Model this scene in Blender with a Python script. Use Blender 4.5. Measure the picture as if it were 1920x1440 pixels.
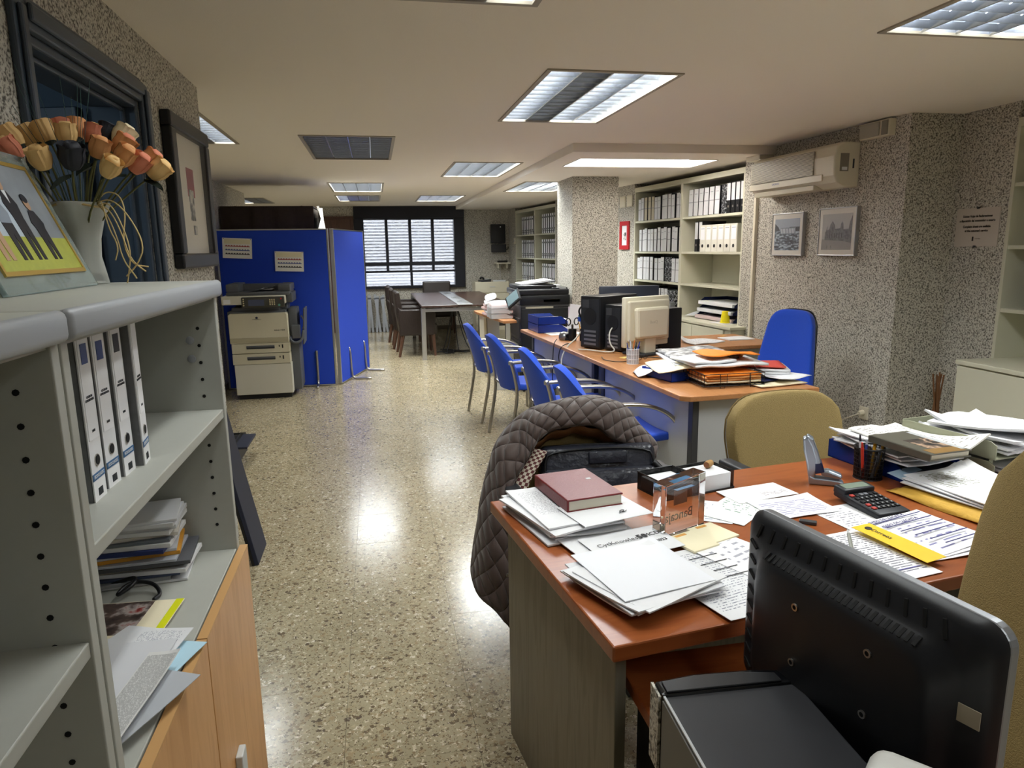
import bpy, bmesh, math, random
from mathutils import Vector, Matrix
for _o in list(bpy.data.objects): bpy.data.objects.remove(_o, do_unlink=True)
scene = bpy.context.scene
COL = scene.collection
R = math.radians
# ------------------------------------------------------------------ camera
CAM_H = 1.48
_yaw, _pit, _rol = R(10.8214), R(11.0386), R(-0.8284)
_f = Vector((math.sin(_yaw)*math.cos(_pit), math.cos(_yaw)*math.cos(_pit), -math.sin(_pit)))
_r = Vector((math.cos(_yaw), -math.sin(_yaw), 0)); _u = _r.cross(_f)
_c, _s = math.cos(_rol), math.sin(_rol)
_r, _u = _c*_r+_s*_u, -_s*_r+_c*_u
camd = bpy.data.cameras.new('camera'); cam = bpy.data.objects.new('camera', camd); COL.objects.link(cam)
camd.sensor_fit = 'HORIZONTAL'; camd.sensor_width = 36.0; camd.lens = 1309.3/1920*36
camd.clip_start = 0.02; camd.clip_end = 200
cam.matrix_world = Matrix(((_r.x, _u.x, -_f.x, 0), (_r.y, _u.y, -_f.y, 0), (_r.z, _u.z, -_f.z, CAM_H), (0, 0, 0, 1)))
scene.camera = cam
# ------------------------------------------------------------------ world, exposure
W = bpy.data.worlds.new('world'); scene.world = W; W.use_nodes = True
W.node_tree.nodes['Background'].inputs[0].default_value = (0.92, 0.95, 1.0, 1)
W.node_tree.nodes['Background'].inputs[1].default_value = 5.0
LAMP_L = 22.0          # radiance of a lit ceiling light channel
LAMP_C = (0.975, 1.0, 0.965)
vs = scene.view_settings
vs.view_transform = 'Standard'; vs.look = 'None'; vs.gamma = 1.0; vs.exposure = 0.8
vs.use_curve_mapping = False
CEIL = 2.24; SOFF = 2.177
# ------------------------------------------------------------------ materials
def lin(c):
    if isinstance(c, str):
        c = tuple(int(c[i:i+2], 16)/255 for i in (0, 2, 4))
    return tuple(((x/12.92) if x <= .04045 else ((x+.055)/1.055)**2.4) for x in c)+(1,)
MATS = {}
def mat(name, color='808080', rough=.5, metal=0., spec=.5, noise=None, bump=None, trans=0., alpha=1., emit=None, coat=0., ior=1.45, sheen=0.):
    """principled material; noise=(scale, amount, stretch) tints, bump=(scale, strength)"""
    if name in MATS: return MATS[name]
    m = bpy.data.materials.new(name); m.use_nodes = True; MATS[name] = m
    nt = m.node_tree; p = nt.nodes['Principled BSDF']
    col = lin(color)
    p.inputs['Base Color'].default_value = col
    p.inputs['Roughness'].default_value = rough; p.inputs['Metallic'].default_value = metal
    p.inputs['Specular IOR Level'].default_value = spec; p.inputs['IOR'].default_value = ior
    p.inputs['Transmission Weight'].default_value = trans; p.inputs['Alpha'].default_value = alpha
    p.inputs['Coat Weight'].default_value = coat; p.inputs['Sheen Weight'].default_value = sheen
    if emit:
        p.inputs['Emission Color'].default_value = lin(emit[0]); p.inputs['Emission Strength'].default_value = emit[1]
    if noise or bump:
        tc = nt.nodes.new('ShaderNodeTexCoord'); mp = nt.nodes.new('ShaderNodeMapping')
        nt.links.new(tc.outputs['Object'], mp.inputs[0])
    if noise:
        sc, am = noise[0], noise[1]
        if len(noise) > 2: mp.inputs['Scale'].default_value = noise[2]
        n = nt.nodes.new('ShaderNodeTexNoise'); n.inputs['Scale'].default_value = sc; n.inputs['Detail'].default_value = 5
        nt.links.new(mp.outputs[0], n.inputs['Vector'])
        mx = nt.nodes.new('ShaderNodeMix'); mx.data_type = 'RGBA'; mx.blend_type = 'MIX'
        mx.inputs[6].default_value = tuple(c*(1-am) for c in col[:3])+(1,)
        mx.inputs[7].default_value = tuple(min(1, c*(1+am)) for c in col[:3])+(1,)
        nt.links.new(n.outputs['Fac'], mx.inputs[0]); nt.links.new(mx.outputs[2], p.inputs['Base Color'])
    if bump:
        n2 = nt.nodes.new('ShaderNodeTexNoise'); n2.inputs['Scale'].default_value = bump[0]; n2.inputs['Detail'].default_value = 3
        nt.links.new(mp.outputs[0], n2.inputs['Vector'])
        bn = nt.nodes.new('ShaderNodeBump'); bn.inputs['Strength'].default_value = bump[1]; bn.inputs['Distance'].default_value = .01
        nt.links.new(n2.outputs['Fac'], bn.inputs['Height']); nt.links.new(bn.outputs[0], p.inputs['Normal'])
    return m
def ramp(nt, stops, interp='LINEAR'):
    r = nt.nodes.new('ShaderNodeValToRGB'); r.color_ramp.interpolation = interp
    e = r.color_ramp.elements
    while len(e) < len(stops): e.new(.5)
    for i, (p, c) in enumerate(stops): e[i].position = p; e[i].color = lin(c)
    return r
def terrazzo():
    m = bpy.data.materials.new('terrazzo'); m.use_nodes = True; nt = m.node_tree; p = nt.nodes['Principled BSDF']
    g = nt.nodes.new('ShaderNodeNewGeometry')
    dn = nt.nodes.new('ShaderNodeTexNoise'); dn.inputs['Scale'].default_value = 90
    nt.links.new(g.outputs['Position'], dn.inputs['Vector'])
    wv = nt.nodes.new('ShaderNodeMix'); wv.data_type = 'RGBA'; wv.blend_type = 'LINEAR_LIGHT'; wv.inputs[0].default_value = .012
    nt.links.new(g.outputs['Position'], wv.inputs[6]); nt.links.new(dn.outputs['Color'], wv.inputs[7])
    prev = None
    cols = [('B4A284', 62, .50, [(0, 'A08E70'), (.18, '6E604C'), (.32, 'B7A88A'), (.55, '8C7A5E'), (.68, '5E5242'), (.80, 'C9BCA2'), (.93, 'DAD0BC')]),
            (None, 28, .33, [(0, '6F6250'), (.25, '94836A'), (.45, '62564A'), (.6, 'D2C7B2'), (.75, '7A6A54'), (.9, 'A99A80')]),
            (None, 130, .46, [(0, '6E604C'), (.3, 'A39272'), (.5, 'D6CAB0'), (.7, '7E6D52')])]
    base = nt.nodes.new('ShaderNodeTexNoise'); base.inputs['Scale'].default_value = 3.0; base.inputs['Detail'].default_value = 6
    nt.links.new(g.outputs['Position'], base.inputs['Vector'])
    br = ramp(nt, [(.3, '9E9478'), (.7, 'B0A589')]); nt.links.new(base.outputs['Fac'], br.inputs[0])
    prev = br.outputs[0]
    for k, (b, sc, th, st) in enumerate(cols):
        v = nt.nodes.new('ShaderNodeTexVoronoi'); v.inputs['Scale'].default_value = sc
        nt.links.new(wv.outputs[2], v.inputs['Vector'])
        sep = nt.nodes.new('ShaderNodeSeparateColor'); nt.links.new(v.outputs['Color'], sep.inputs[0])
        cr = ramp(nt, st, 'CONSTANT'); nt.links.new(sep.outputs[0], cr.inputs[0])
        lt = nt.nodes.new('ShaderNodeMath'); lt.operation = 'LESS_THAN'; nt.links.new(v.outputs['Distance'], lt.inputs[0])
        th2 = nt.nodes.new('ShaderNodeMath'); th2.operation = 'MULTIPLY'; nt.links.new(sep.outputs[1], th2.inputs[0]); th2.inputs[1].default_value = th*(1.3 if k != 1 else 1.0)
        nt.links.new(th2.outputs[0], lt.inputs[1])
        fm = lt.outputs[0]
        if k == 1:
            gt = nt.nodes.new('ShaderNodeMath'); gt.operation = 'GREATER_THAN'; nt.links.new(sep.outputs[2], gt.inputs[0]); gt.inputs[1].default_value = .45
            ml = nt.nodes.new('ShaderNodeMath'); ml.operation = 'MULTIPLY'; nt.links.new(lt.outputs[0], ml.inputs[0]); nt.links.new(gt.outputs[0], ml.inputs[1]); fm = ml.outputs[0]
        mx = nt.nodes.new('ShaderNodeMix'); mx.data_type = 'RGBA'
        nt.links.new(fm, mx.inputs[0]); nt.links.new(prev, mx.inputs[6]); nt.links.new(cr.outputs[0], mx.inputs[7]); prev = mx.outputs[2]
    nt.links.new(prev, p.inputs['Base Color'])
    p.inputs['Roughness'].default_value = .16; p.inputs['Specular IOR Level'].default_value = .55
    n3 = nt.nodes.new('ShaderNodeTexNoise'); n3.inputs['Scale'].default_value = 14; n3.inputs['Detail'].default_value = 4
    nt.links.new(g.outputs['Position'], n3.inputs['Vector'])
    rr = nt.nodes.new('ShaderNodeMapRange'); rr.inputs[3].default_value = .13; rr.inputs[4].default_value = .26
    nt.links.new(n3.outputs['Fac'], rr.inputs[0]); nt.links.new(rr.outputs[0], p.inputs['Roughness'])
    return m
def stucco():
    m = bpy.data.materials.new('speckled_stucco'); m.use_nodes = True; nt = m.node_tree; p = nt.nodes['Principled BSDF']
    g = nt.nodes.new('ShaderNodeNewGeometry')
    n = nt.nodes.new('ShaderNodeTexNoise'); n.inputs['Scale'].default_value = 108; n.inputs['Detail'].default_value = 2.5; n.inputs['Roughness'].default_value = .62
    mp = nt.nodes.new('ShaderNodeMapping'); mp.inputs['Rotation'].default_value = (.62, .41, .83); nt.links.new(g.outputs['Position'], mp.inputs[0]); nt.links.new(mp.outputs[0], n.inputs['Vector'])
    cr = ramp(nt, [(.36, '5C574F'), (.44, '8C877E'), (.49, 'BBB6A9'), (.62, 'D2CEC2')]); nt.links.new(n.outputs['Fac'], cr.inputs[0])
    nt.links.new(cr.outputs[0], p.inputs['Base Color'])
    b = nt.nodes.new('ShaderNodeBump'); b.inputs['Strength'].default_value = .55; b.inputs['Distance'].default_value = .006
    nt.links.new(n.outputs['Fac'], b.inputs['Height']); nt.links.new(b.outputs[0], p.inputs['Normal'])
    p.inputs['Roughness'].default_value = .85
    return m
def wood(name, c1, c2, scale=(1, 1, 1), rough=.35, freq=3.0):
    if name in MATS: return MATS[name]
    m = bpy.data.materials.new(name); m.use_nodes = True; nt = m.node_tree; p = nt.nodes['Principled BSDF']; MATS[name] = m
    tc = nt.nodes.new('ShaderNodeTexCoord'); mp = nt.nodes.new('ShaderNodeMapping'); mp.inputs['Scale'].default_value = scale
    nt.links.new(tc.outputs['Object'], mp.inputs[0])
    n = nt.nodes.new('ShaderNodeTexNoise'); n.inputs['Scale'].default_value = freq; n.inputs['Detail'].default_value = 8; n.inputs['Distortion'].default_value = .6
    nt.links.new(mp.outputs[0], n.inputs['Vector'])
    cr = ramp(nt, [(.3, c1), (.52, c2), (.6, c1), (.75, c2)]); nt.links.new(n.outputs['Fac'], cr.inputs[0])
    nt.links.new(cr.outputs[0], p.inputs['Base Color']); p.inputs['Roughness'].default_value = rough
    return m
def quilt():
    m = bpy.data.materials.new('quilted_brown'); m.use_nodes = True; nt = m.node_tree; p = nt.nodes['Principled BSDF']
    uv = nt.nodes.new('ShaderNodeUVMap'); sp = nt.nodes.new('ShaderNodeSeparateXYZ'); nt.links.new(uv.outputs[0], sp.inputs[0])
    outs = []
    for op in ('ADD', 'SUBTRACT'):
        a = nt.nodes.new('ShaderNodeMath'); a.operation = op; nt.links.new(sp.outputs[0], a.inputs[0]); nt.links.new(sp.outputs[1], a.inputs[1])
        k = nt.nodes.new('ShaderNodeMath'); k.operation = 'MULTIPLY'; k.inputs[1].default_value = 22*3.14159/2; nt.links.new(a.outputs[0], k.inputs[0])
        s = nt.nodes.new('ShaderNodeMath'); s.operation = 'SINE'; nt.links.new(k.outputs[0], s.inputs[0])
        ab = nt.nodes.new('ShaderNodeMath'); ab.operation = 'ABSOLUTE'; nt.links.new(s.outputs[0], ab.inputs[0])
        pw = nt.nodes.new('ShaderNodeMath'); pw.operation = 'POWER'; pw.inputs[1].default_value = .4; nt.links.new(ab.outputs[0], pw.inputs[0])
        outs.append(pw)
    mu = nt.nodes.new('ShaderNodeMath'); mu.operation = 'MULTIPLY'; nt.links.new(outs[0].outputs[0], mu.inputs[0]); nt.links.new(outs[1].outputs[0], mu.inputs[1])
    b = nt.nodes.new('ShaderNodeBump'); b.inputs['Strength'].default_value = 1.0; b.inputs['Distance'].default_value = .011
    nt.links.new(mu.outputs[0], b.inputs['Height']); nt.links.new(b.outputs[0], p.inputs['Normal'])
    p.inputs['Base Color'].default_value = lin('4A3B36'); p.inputs['Roughness'].default_value = .62; p.inputs['Sheen Weight'].default_value = .25
    return m
def checker(name, c1, c2, sc):
    m = bpy.data.materials.new(name); m.use_nodes = True; nt = m.node_tree; p = nt.nodes['Principled BSDF']
    uv = nt.nodes.new('ShaderNodeUVMap'); ck = nt.nodes.new('ShaderNodeTexChecker'); ck.inputs['Scale'].default_value = sc
    ck.inputs[1].default_value = lin(c1); ck.inputs[2].default_value = lin(c2)
    nt.links.new(uv.outputs[0], ck.inputs[0]); nt.links.new(ck.outputs[0], p.inputs['Base Color']); p.inputs['Roughness'].default_value = .8
    return m
def printed(name, paper='E2E3E6', ink='84848C', rows=46, fill=.40, words=24, x0=.1, x1=.9, y0=.1, y1=.92, dens=.5):
    """white sheet with rows of small unreadable print, laid out in the sheet's own UV"""
    if name in MATS: return MATS[name]
    m = bpy.data.materials.new(name); m.use_nodes = True; nt = m.node_tree; p = nt.nodes['Principled BSDF']; MATS[name] = m
    uv = nt.nodes.new('ShaderNodeUVMap'); sp = nt.nodes.new('ShaderNodeSeparateXYZ'); nt.links.new(uv.outputs[0], sp.inputs[0])
    def mth(op, a, b=None):
        n = nt.nodes.new('ShaderNodeMath'); n.operation = op
        for i, v in enumerate((a, b)):
            if v is None: continue
            if isinstance(v, (int, float)): n.inputs[i].default_value = v
            else: nt.links.new(v, n.inputs[i])
        return n.outputs[0]
    ry = mth('MULTIPLY', sp.outputs[1], rows); fr = mth('FRACT', ry); fl = mth('FLOOR', ry)
    line = mth('LESS_THAN', fr, fill)
    cv = nt.nodes.new('ShaderNodeCombineXYZ'); nt.links.new(mth('MULTIPLY', sp.outputs[0], words*2.2), cv.inputs[0]); nt.links.new(mth('MULTIPLY', fl, 7.31), cv.inputs[1])
    nz = nt.nodes.new('ShaderNodeTexNoise'); nz.inputs['Scale'].default_value = 1.0; nz.inputs['Detail'].default_value = 2; nt.links.new(cv.outputs[0], nz.inputs['Vector'])
    wd = mth('GREATER_THAN', nz.outputs['Fac'], dens)
    mk = mth('MULTIPLY', line, wd)
    for o, v, op in ((0, x0, 'GREATER_THAN'), (0, x1, 'LESS_THAN'), (1, y0, 'GREATER_THAN'), (1, y1, 'LESS_THAN')):
        mk = mth('MULTIPLY', mk, mth(op, sp.outputs[o], v))
    mx = nt.nodes.new('ShaderNodeMix'); mx.data_type = 'RGBA'; nt.links.new(mk, mx.inputs[0])
    mx.inputs[6].default_value = lin(paper); mx.inputs[7].default_value = lin(ink)
    nt.links.new(mx.outputs[2], p.inputs['Base Color']); p.inputs['Roughness'].default_value = .6
    return m
def photo_noise(name, stops, sc=9, detail=6, stretch=(1, 1, 1)):
    """printed picture matter of mottled tones"""
    if name in MATS: return MATS[name]
    m = bpy.data.materials.new(name); m.use_nodes = True; nt = m.node_tree; p = nt.nodes['Principled BSDF']; MATS[name] = m
    tc = nt.nodes.new('ShaderNodeTexCoord'); mp = nt.nodes.new('ShaderNodeMapping'); mp.inputs['Scale'].default_value = stretch
    nt.links.new(tc.outputs['Object'], mp.inputs[0])
    n = nt.nodes.new('ShaderNodeTexNoise'); n.inputs['Scale'].default_value = sc; n.inputs['Detail'].default_value = detail
    nt.links.new(mp.outputs[0], n.inputs['Vector'])
    cr = ramp(nt, stops); nt.links.new(n.outputs['Fac'], cr.inputs[0]); nt.links.new(cr.outputs[0], p.inputs['Base Color']); p.inputs['Roughness'].default_value = .45
    return m
# ------------------------------------------------------------------ mesh builder
class B:
    def __init__(s): s.v = []; s.f = []; s.uv = None
    def add(s, vs, fs, M=None):
        n = len(s.v)
        for v in vs: s.v.append(tuple(M @ Vector(v)) if M is not None else tuple(v))
        for f in fs: s.f.append(tuple(i+n for i in f))
        return s
    def box(s, x0, x1, y0, y1, z0, z1, M=None):
        return s.add([(x0,y0,z0),(x1,y0,z0),(x1,y1,z0),(x0,y1,z0),(x0,y0,z1),(x1,y0,z1),(x1,y1,z1),(x0,y1,z1)],
                     [(0,3,2,1),(4,5,6,7),(0,1,5,4),(1,2,6,5),(2,3,7,6),(3,0,4,7)], M)
    def rbox(s, x0, x1, y0, y1, z0, z1, r=.01, seg=3, M=None):
        bm = bmesh.new(); bmesh.ops.create_cube(bm, size=1)
        for v in bm.verts: v.co = Vector(((x0+x1)/2+v.co.x*(x1-x0), (y0+y1)/2+v.co.y*(y1-y0), (z0+z1)/2+v.co.z*(z1-z0)))
        bmesh.ops.bevel(bm, geom=list(bm.edges), offset=r, segments=seg, profile=.5, affect='EDGES')
        bm.verts.index_update()
        vs = [v.co.copy() for v in bm.verts]; fs = [tuple(v.index for v in f.verts) for f in bm.faces]; bm.free()
        return s.add(vs, fs, M)
    def prism(s, poly, z0, z1, M=None):
        n = len(poly)
        vs = [(x, y, z0) for x, y in poly]+[(x, y, z1) for x, y in poly]
        a = sum(poly[i][0]*poly[(i+1)%n][1]-poly[(i+1)%n][0]*poly[i][1] for i in range(n))
        fs = [tuple(range(n-1, -1, -1)), tuple(range(n, 2*n))]+[(i, (i+1)%n, (i+1)%n+n, i+n) for i in range(n)]
        if a < 0: fs = [tuple(reversed(f)) for f in fs]
        return s.add(vs, fs, M)
    def cyl(s, p0, p1, r, r2=None, n=12, M=None):
        p0 = Vector(p0); p1 = Vector(p1); d = (p1-p0).normalized(); r2 = r if r2 is None else r2
        a = d.orthogonal().normalized(); b = d.cross(a)
        vs = [p0+(a*math.cos(t)+b*math.sin(t))*r for t in [2*math.pi*i/n for i in range(n)]]
        vs += [p1+(a*math.cos(t)+b*math.sin(t))*r2 for t in [2*math.pi*i/n for i in range(n)]]
        fs = [(i, (i+1)%n, (i+1)%n+n, i+n) for i in range(n)]+[tuple(range(n-1, -1, -1)), tuple(range(n, 2*n))]
        return s.add(vs, fs, M)
    def tube(s, pts, r, n=8, M=None, radii=None, smooth=0, closed=False):
        pts = [Vector(p) for p in pts]
        for _ in range(smooth):
            q = [pts[0]]
            for i in range(len(pts)-1): q += [pts[i]*.75+pts[i+1]*.25, pts[i]*.25+pts[i+1]*.75]
            q.append(pts[-1]); pts = q
        vs = []; fs = []; a = None
        m = len(pts)
        for i, p in enumerate(pts):
            d = (pts[min(i+1, m-1)]-pts[max(i-1, 0)]).normalized()
            if a is None: a = d.orthogonal().normalized()
            else:
                a = (a-d*a.dot(d)); a = a.normalized() if a.length > 1e-6 else d.orthogonal().normalized()
            b = d.cross(a); rr = r if radii is None else radii[min(len(radii)-1, int(i*len(radii)/m))]
            vs += [p+(a*math.cos(2*math.pi*k/n)+b*math.sin(2*math.pi*k/n))*rr for k in range(n)]
            if i: fs += [((i-1)*n+k, (i-1)*n+(k+1)%n, i*n+(k+1)%n, i*n+k) for k in range(n)]
        fs += [tuple(range(n-1, -1, -1)), tuple(range((m-1)*n, m*n))]
        return s.add(vs, fs, M)
    def lathe(s, prof, n=20, c=(0, 0), M=None, lobes=0, lobe=0., cap=True):
        vs = []; fs = []
        for r, z in prof:
            for k in range(n):
                t = 2*math.pi*k/n; rr = r*(1+lobe*math.cos(lobes*t)) if lobes else r
                vs.append((c[0]+rr*math.cos(t), c[1]+rr*math.sin(t), z))
        for i in range(len(prof)-1): fs += [(i*n+k, i*n+(k+1)%n, (i+1)*n+(k+1)%n, (i+1)*n+k) for k in range(n)]
        if cap:
            if prof[0][0] > 1e-5: fs.append(tuple(range(n-1, -1, -1)))
            if prof[-1][0] > 1e-5: fs.append(tuple(range((len(prof)-1)*n, len(prof)*n)))
        return s.add(vs, fs, M)
    def grid(s, pts, M=None):
        """pts[i][j] surface; records UV"""
        h = len(pts); w = len(pts[0]); n0 = len(s.v)
        s.add([p for row in pts for p in row], [(i*w+j, i*w+j+1, (i+1)*w+j+1, (i+1)*w+j) for i in range(h-1) for j in range(w-1)], M)
        if s.uv is None: s.uv = {}
        for i in range(h):
            for j in range(w): s.uv[n0+i*w+j] = (j/(w-1), i/(h-1))
        return s
    def o(s, name, m, parent=None, loc=(0, 0, 0), rot=(0, 0, 0), smooth=False, bev=0., sub=0, solid=0., label=None, uvscale=None):
        me = bpy.data.meshes.new(name); me.from_pydata(s.v, [], s.f); me.update()
        if s.uv:
            l = me.uv_layers.new(name='UVMap'); us = uvscale or (1, 1)
            for lp in me.loops:
                u = s.uv.get(lp.vertex_index, (0, 0)); l.data[lp.index].uv = (u[0]*us[0], u[1]*us[1])
        if smooth:
            me.polygons.foreach_set('use_smooth', [True]*len(me.polygons))
            if smooth != 'all':
                try: me.set_sharp_from_angle(angle=R(38))
                except Exception: pass
        me.materials.append(m if not isinstance(m, str) else MATS[m])
        ob = bpy.data.objects.new(name, me); COL.objects.link(ob)
        ob.location = loc; ob.rotation_euler = rot
        if parent is not None: ob.parent = parent
        if solid:
            md = ob.modifiers.new('solid', 'SOLIDIFY'); md.thickness = solid
        if sub:
            md = ob.modifiers.new('sub', 'SUBSURF'); md.levels = sub; md.render_levels = sub
        if bev:
            md = ob.modifiers.new('bevel', 'BEVEL'); md.width = bev; md.segments = 2; md.limit_method = 'ANGLE'; md.angle_limit = R(40)
        if label: ob['label'] = label
        return ob
def tag(o, label, cat, group=None, kind=None):
    o['label'] = label
    o['category'] = cat
    if group: o['group'] = group
    if kind: o['kind'] = kind
    return o
def T(name, label, cat, loc=(0, 0, 0), rz=0., group=None, rot=None):
    o = bpy.data.objects.new(name, None); o.empty_display_size = .1; COL.objects.link(o)
    o.location = loc; o.rotation_euler = rot if rot else (0, 0, rz)
    return tag(o, label, cat, group)
def S(o): o['kind'] = 'structure'; return o
def dup(root, loc=None, rz=None, label=None, group=None):
    r = root.copy(); COL.objects.link(r)
    if loc is not None: r.location = loc
    if rz is not None: r.rotation_euler = (0, 0, rz)
    if label: r['label'] = label
    if group: r['group'] = group
    for ch in list(root.children):
        c = ch.copy(); COL.objects.link(c); c.parent = r
        for g in list(ch.children):
            d = g.copy(); COL.objects.link(d); d.parent = c
    return r
def inst(ob, parent, loc=None, rot=None):
    c = ob.copy(); COL.objects.link(c); c.parent = parent
    if loc is not None: c.location = loc
    if rot is not None: c.rotation_euler = rot
    return c
def text(s, size, m, parent, loc, rot=(0, 0, 0), name='lettering', align='CENTER', ext=.0003, mirror=False, bold=0., xs=1.):
    cu = bpy.data.curves.new(name, 'FONT'); cu.body = s; cu.size = size; cu.align_x = align; cu.align_y = 'CENTER'; cu.extrude = ext; cu.offset = bold; cu.resolution_u = 2
    tmp = bpy.data.objects.new(name, cu); COL.objects.link(tmp)
    bpy.context.view_layer.update()
    me = bpy.data.meshes.new_from_object(tmp.evaluated_get(bpy.context.evaluated_depsgraph_get()))
    bpy.data.objects.remove(tmp, do_unlink=True)
    me.name = name; me.materials.clear(); me.materials.append(m if not isinstance(m, str) else MATS[m])
    if xs != 1.: me.transform(Matrix.Diagonal((xs, 1, 1, 1)))
    if mirror: me.transform(Matrix.Diagonal((-1, 1, 1, 1))); me.flip_normals()
    ob = bpy.data.objects.new(name, me); COL.objects.link(ob); ob.location = loc; ob.rotation_euler = rot; ob.parent = parent
    return ob
def sheet_mesh(w, h, curl=.0, ripple=.0, seed=0, nx=7, ny=9, t=.0):
    """a sheet of paper lying on z = 0, centred"""
    rnd = random.Random(seed); b = B(); ph = rnd.random()*6; cx = rnd.choice((-1, 1)); cy = rnd.choice((-1, 1))
    pts = []
    for i in range(ny):
        row = []
        for j in range(nx):
            x = (j/(nx-1)-.5)*w; y = (i/(ny-1)-.5)*h
            e = max(0, cx*x/w+cy*y/h-.35)
            row.append((x, y, ripple*(1+math.sin(ph+x*26+y*13))*.5+curl*e*e*3))
        pts.append(row)
    b.grid(pts)
    return b
ORD = ['first','second','third','fourth','fifth','sixth','seventh','eighth','ninth','tenth','eleventh','twelfth','thirteenth','fourteenth','fifteenth','sixteenth','seventeenth','eighteenth','nineteenth','twentieth']
rng = random.Random(7)
# ------------------------------------------------------------------ palette
STUCCO = stucco(); FLOOR = terrazzo(); QUILT = quilt()
CEILM = mat('ceiling_paint', 'EFE7D8', .9, bump=(260, .12))
SOFFM = mat('soffit_paint', 'EFE8DC', .9)
SHELF = mat('shelf_cream_laminate', 'CFCDB8', .45)
GREYL = mat('grey_laminate', 'AFB0A8', .42, noise=(60, .03))
GREYE = mat('grey_edge_band', '9DA1A6', .4)
HOLE = mat('drilled_hole_black', '0E0E0E', .9)
BEECH = wood('beech_door', 'C08A52', 'CE9A62', (6, 6, .7), .4)
BEECHE = mat('beech_edge', 'C99C66', .4)
CHERRY = wood('cherry_desktop', '8E4A24', '9C562C', (1.2, 9, 6), .3)
PEAR = wood('pear_desktop', 'AC7446', 'BB8354', (9, 1.2, 6), .33)
GREYWOOD = wood('grey_wood_panel', '6E6A5C', '7F7B6C', (7, 7, .6), .5, 4)
DARKWOOD = wood('wenge_table', '33241C', '43312A', (6, 1, 6), .28)
DOORWOOD = wood('brown_door', '4C3226', '5A3D2E', (6, 6, .6), .45)
DGREY = mat('dark_grey_metal', '3A3B3E', .45)
LGREY = mat('light_grey_panel', 'B4B6B8', .45)
MGREY = mat('mid_grey_panel', 'C2C4C2', .5)
ALU = mat('aluminium', 'BFC1C3', .32, 1.)
CHROME = mat('satin_steel', 'B9B5AE', .28, 1.)
BLACK = mat('black_plastic', '17181B', .4)
BLACKG = mat('gloss_black', '0C0D10', .16)
CHARC = mat('charcoal_plastic', '2C2D31', .5)
NAVY = mat('navy_blue', '1E2438', .55)
FRAME = mat('window_frame_navy', '12141F', .45)
SLATE = mat('slate_blue_paint', '3E4854', .38)
SLATED = mat('dark_slate_door', '252E3C', .45)
BLUEF = mat('blue_fabric', '1C4CC4', .85, noise=(300, .18), bump=(500, .25), sheen=.2)
BLUEF2 = mat('screen_blue_fabric', '1B40B8', .9, noise=(400, .15), bump=(600, .2))
BLUEP = mat('blue_plastic_tray', '16348F', .25)
BLUED = mat('dark_blue_plastic', '0F1D4A', .3)
TAN = mat('tan_weave', '9A8556', .95, noise=(260, .25), bump=(420, .5))
LEATHER = mat('dark_brown_leather', '2A211D', .38, bump=(90, .15))
LEATHB = mat('black_leather', '2A2C35', .28, bump=(60, .25))
WHITE = mat('white_paper', 'E2E3E6', .7)
WHITE2 = mat('white_paper_shade', 'D5D6DA', .7)
CREAMP = mat('cream_paper', 'EADFC0', .7)
IVORY = mat('ivory_plastic', 'D2CBB4', .42)
ACW = mat('aged_white_plastic', 'DCD5C0', .38)
BEIGEM = mat('beige_monitor_plastic', 'CDC5AE', .45)
YELLOW = mat('yellow_paper', 'F0C828', .6)
ORANGE = mat('orange_card', 'E88222', .55)
PINKRED = mat('red_card', 'C94A3A', .5)
RED = mat('red_frame', 'B22028', .45)
MAROON = mat('maroon_cover', '6E1A20', .38, bump=(180, .1))
GLAZE = mat('matt_glazing', 'FFFFFF', .35, spec=.2, alpha=.05)
GLASS = mat('clear_glass', 'F4FAF8', .03, trans=1., ior=1.45)
ACRYL = mat('clear_acrylic', 'FAFCFF', .02, trans=1., ior=1.49)
PRINT = printed('print_fine'); PRINT2 = printed('print_letter', rows=54, words=30, y0=.3, y1=.9, ink='92929A')
PRINT3 = printed('print_form', rows=34, fill=.3, words=16, ink='7C8090', x0=.06, x1=.95)
PRINTD = printed('print_dense', rows=60, words=30, x0=.04, x1=.96, y0=.04, y1=.96, ink='505055', paper='DCDCDA', dens=.42)
NEWSP = photo_noise('newspaper_photo', [(.3, '2E2E32'), (.45, '77777A'), (.55, 'B9B9BA'), (.7, 'E2E2E0')], 22)
DIALBL = mat('dial_blue_ink', '33509A', .5)
# ================================================================== STRUCTURE
XR, XL, YF, YB = 3.56, -.78, -2.6, 13.1
GROUT = mat('grout', '6B6152', .9)
floor = S(B().box(-2.7, 4.1, YF-.1, YB+.2, -.10, -.006).o('floor', GROUT))
_tm = B().box(-.1994, .1994, -.1994, .1994, -.018, 0)
_t0 = _tm.o('tile', FLOOR, floor, (0, 0, 0), bev=.0006)
_t0.modifiers.clear()
cells = []
for i in range(-8, 10):
    for j in range(-14, 28):
        x = .238+.4*(i+.5); y = 2.646+.4*(j+.5)
        if not (-2.7 < x < 4.05 and YF-.05 < y < YB+.1): continue
        d = Vector((x, y, -CAM_H)); zz = d.dot(_f)
        vis = zz > .3 and abs(d.dot(_r)/zz) < .80 and -.72 < d.dot(_u)/zz
        if x < -.6 and y < 3.6: vis = False
        cells.append((0 if vis else 1, d.length, x, y))
cells.sort(); rest = B()
for k, (h, d, x, y) in enumerate(cells):
    if k == 0: _t0.location = (x, y, 0)
    elif k < 300 and h == 0: inst(_t0, floor, (x, y, 0))
    else: rest.box(x-.1994, x+.1994, y-.1994, y+.1994, -.018, 0)
rt = rest.o('tile_field', FLOOR, floor); rt['kind'] = 'stuff'
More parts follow.
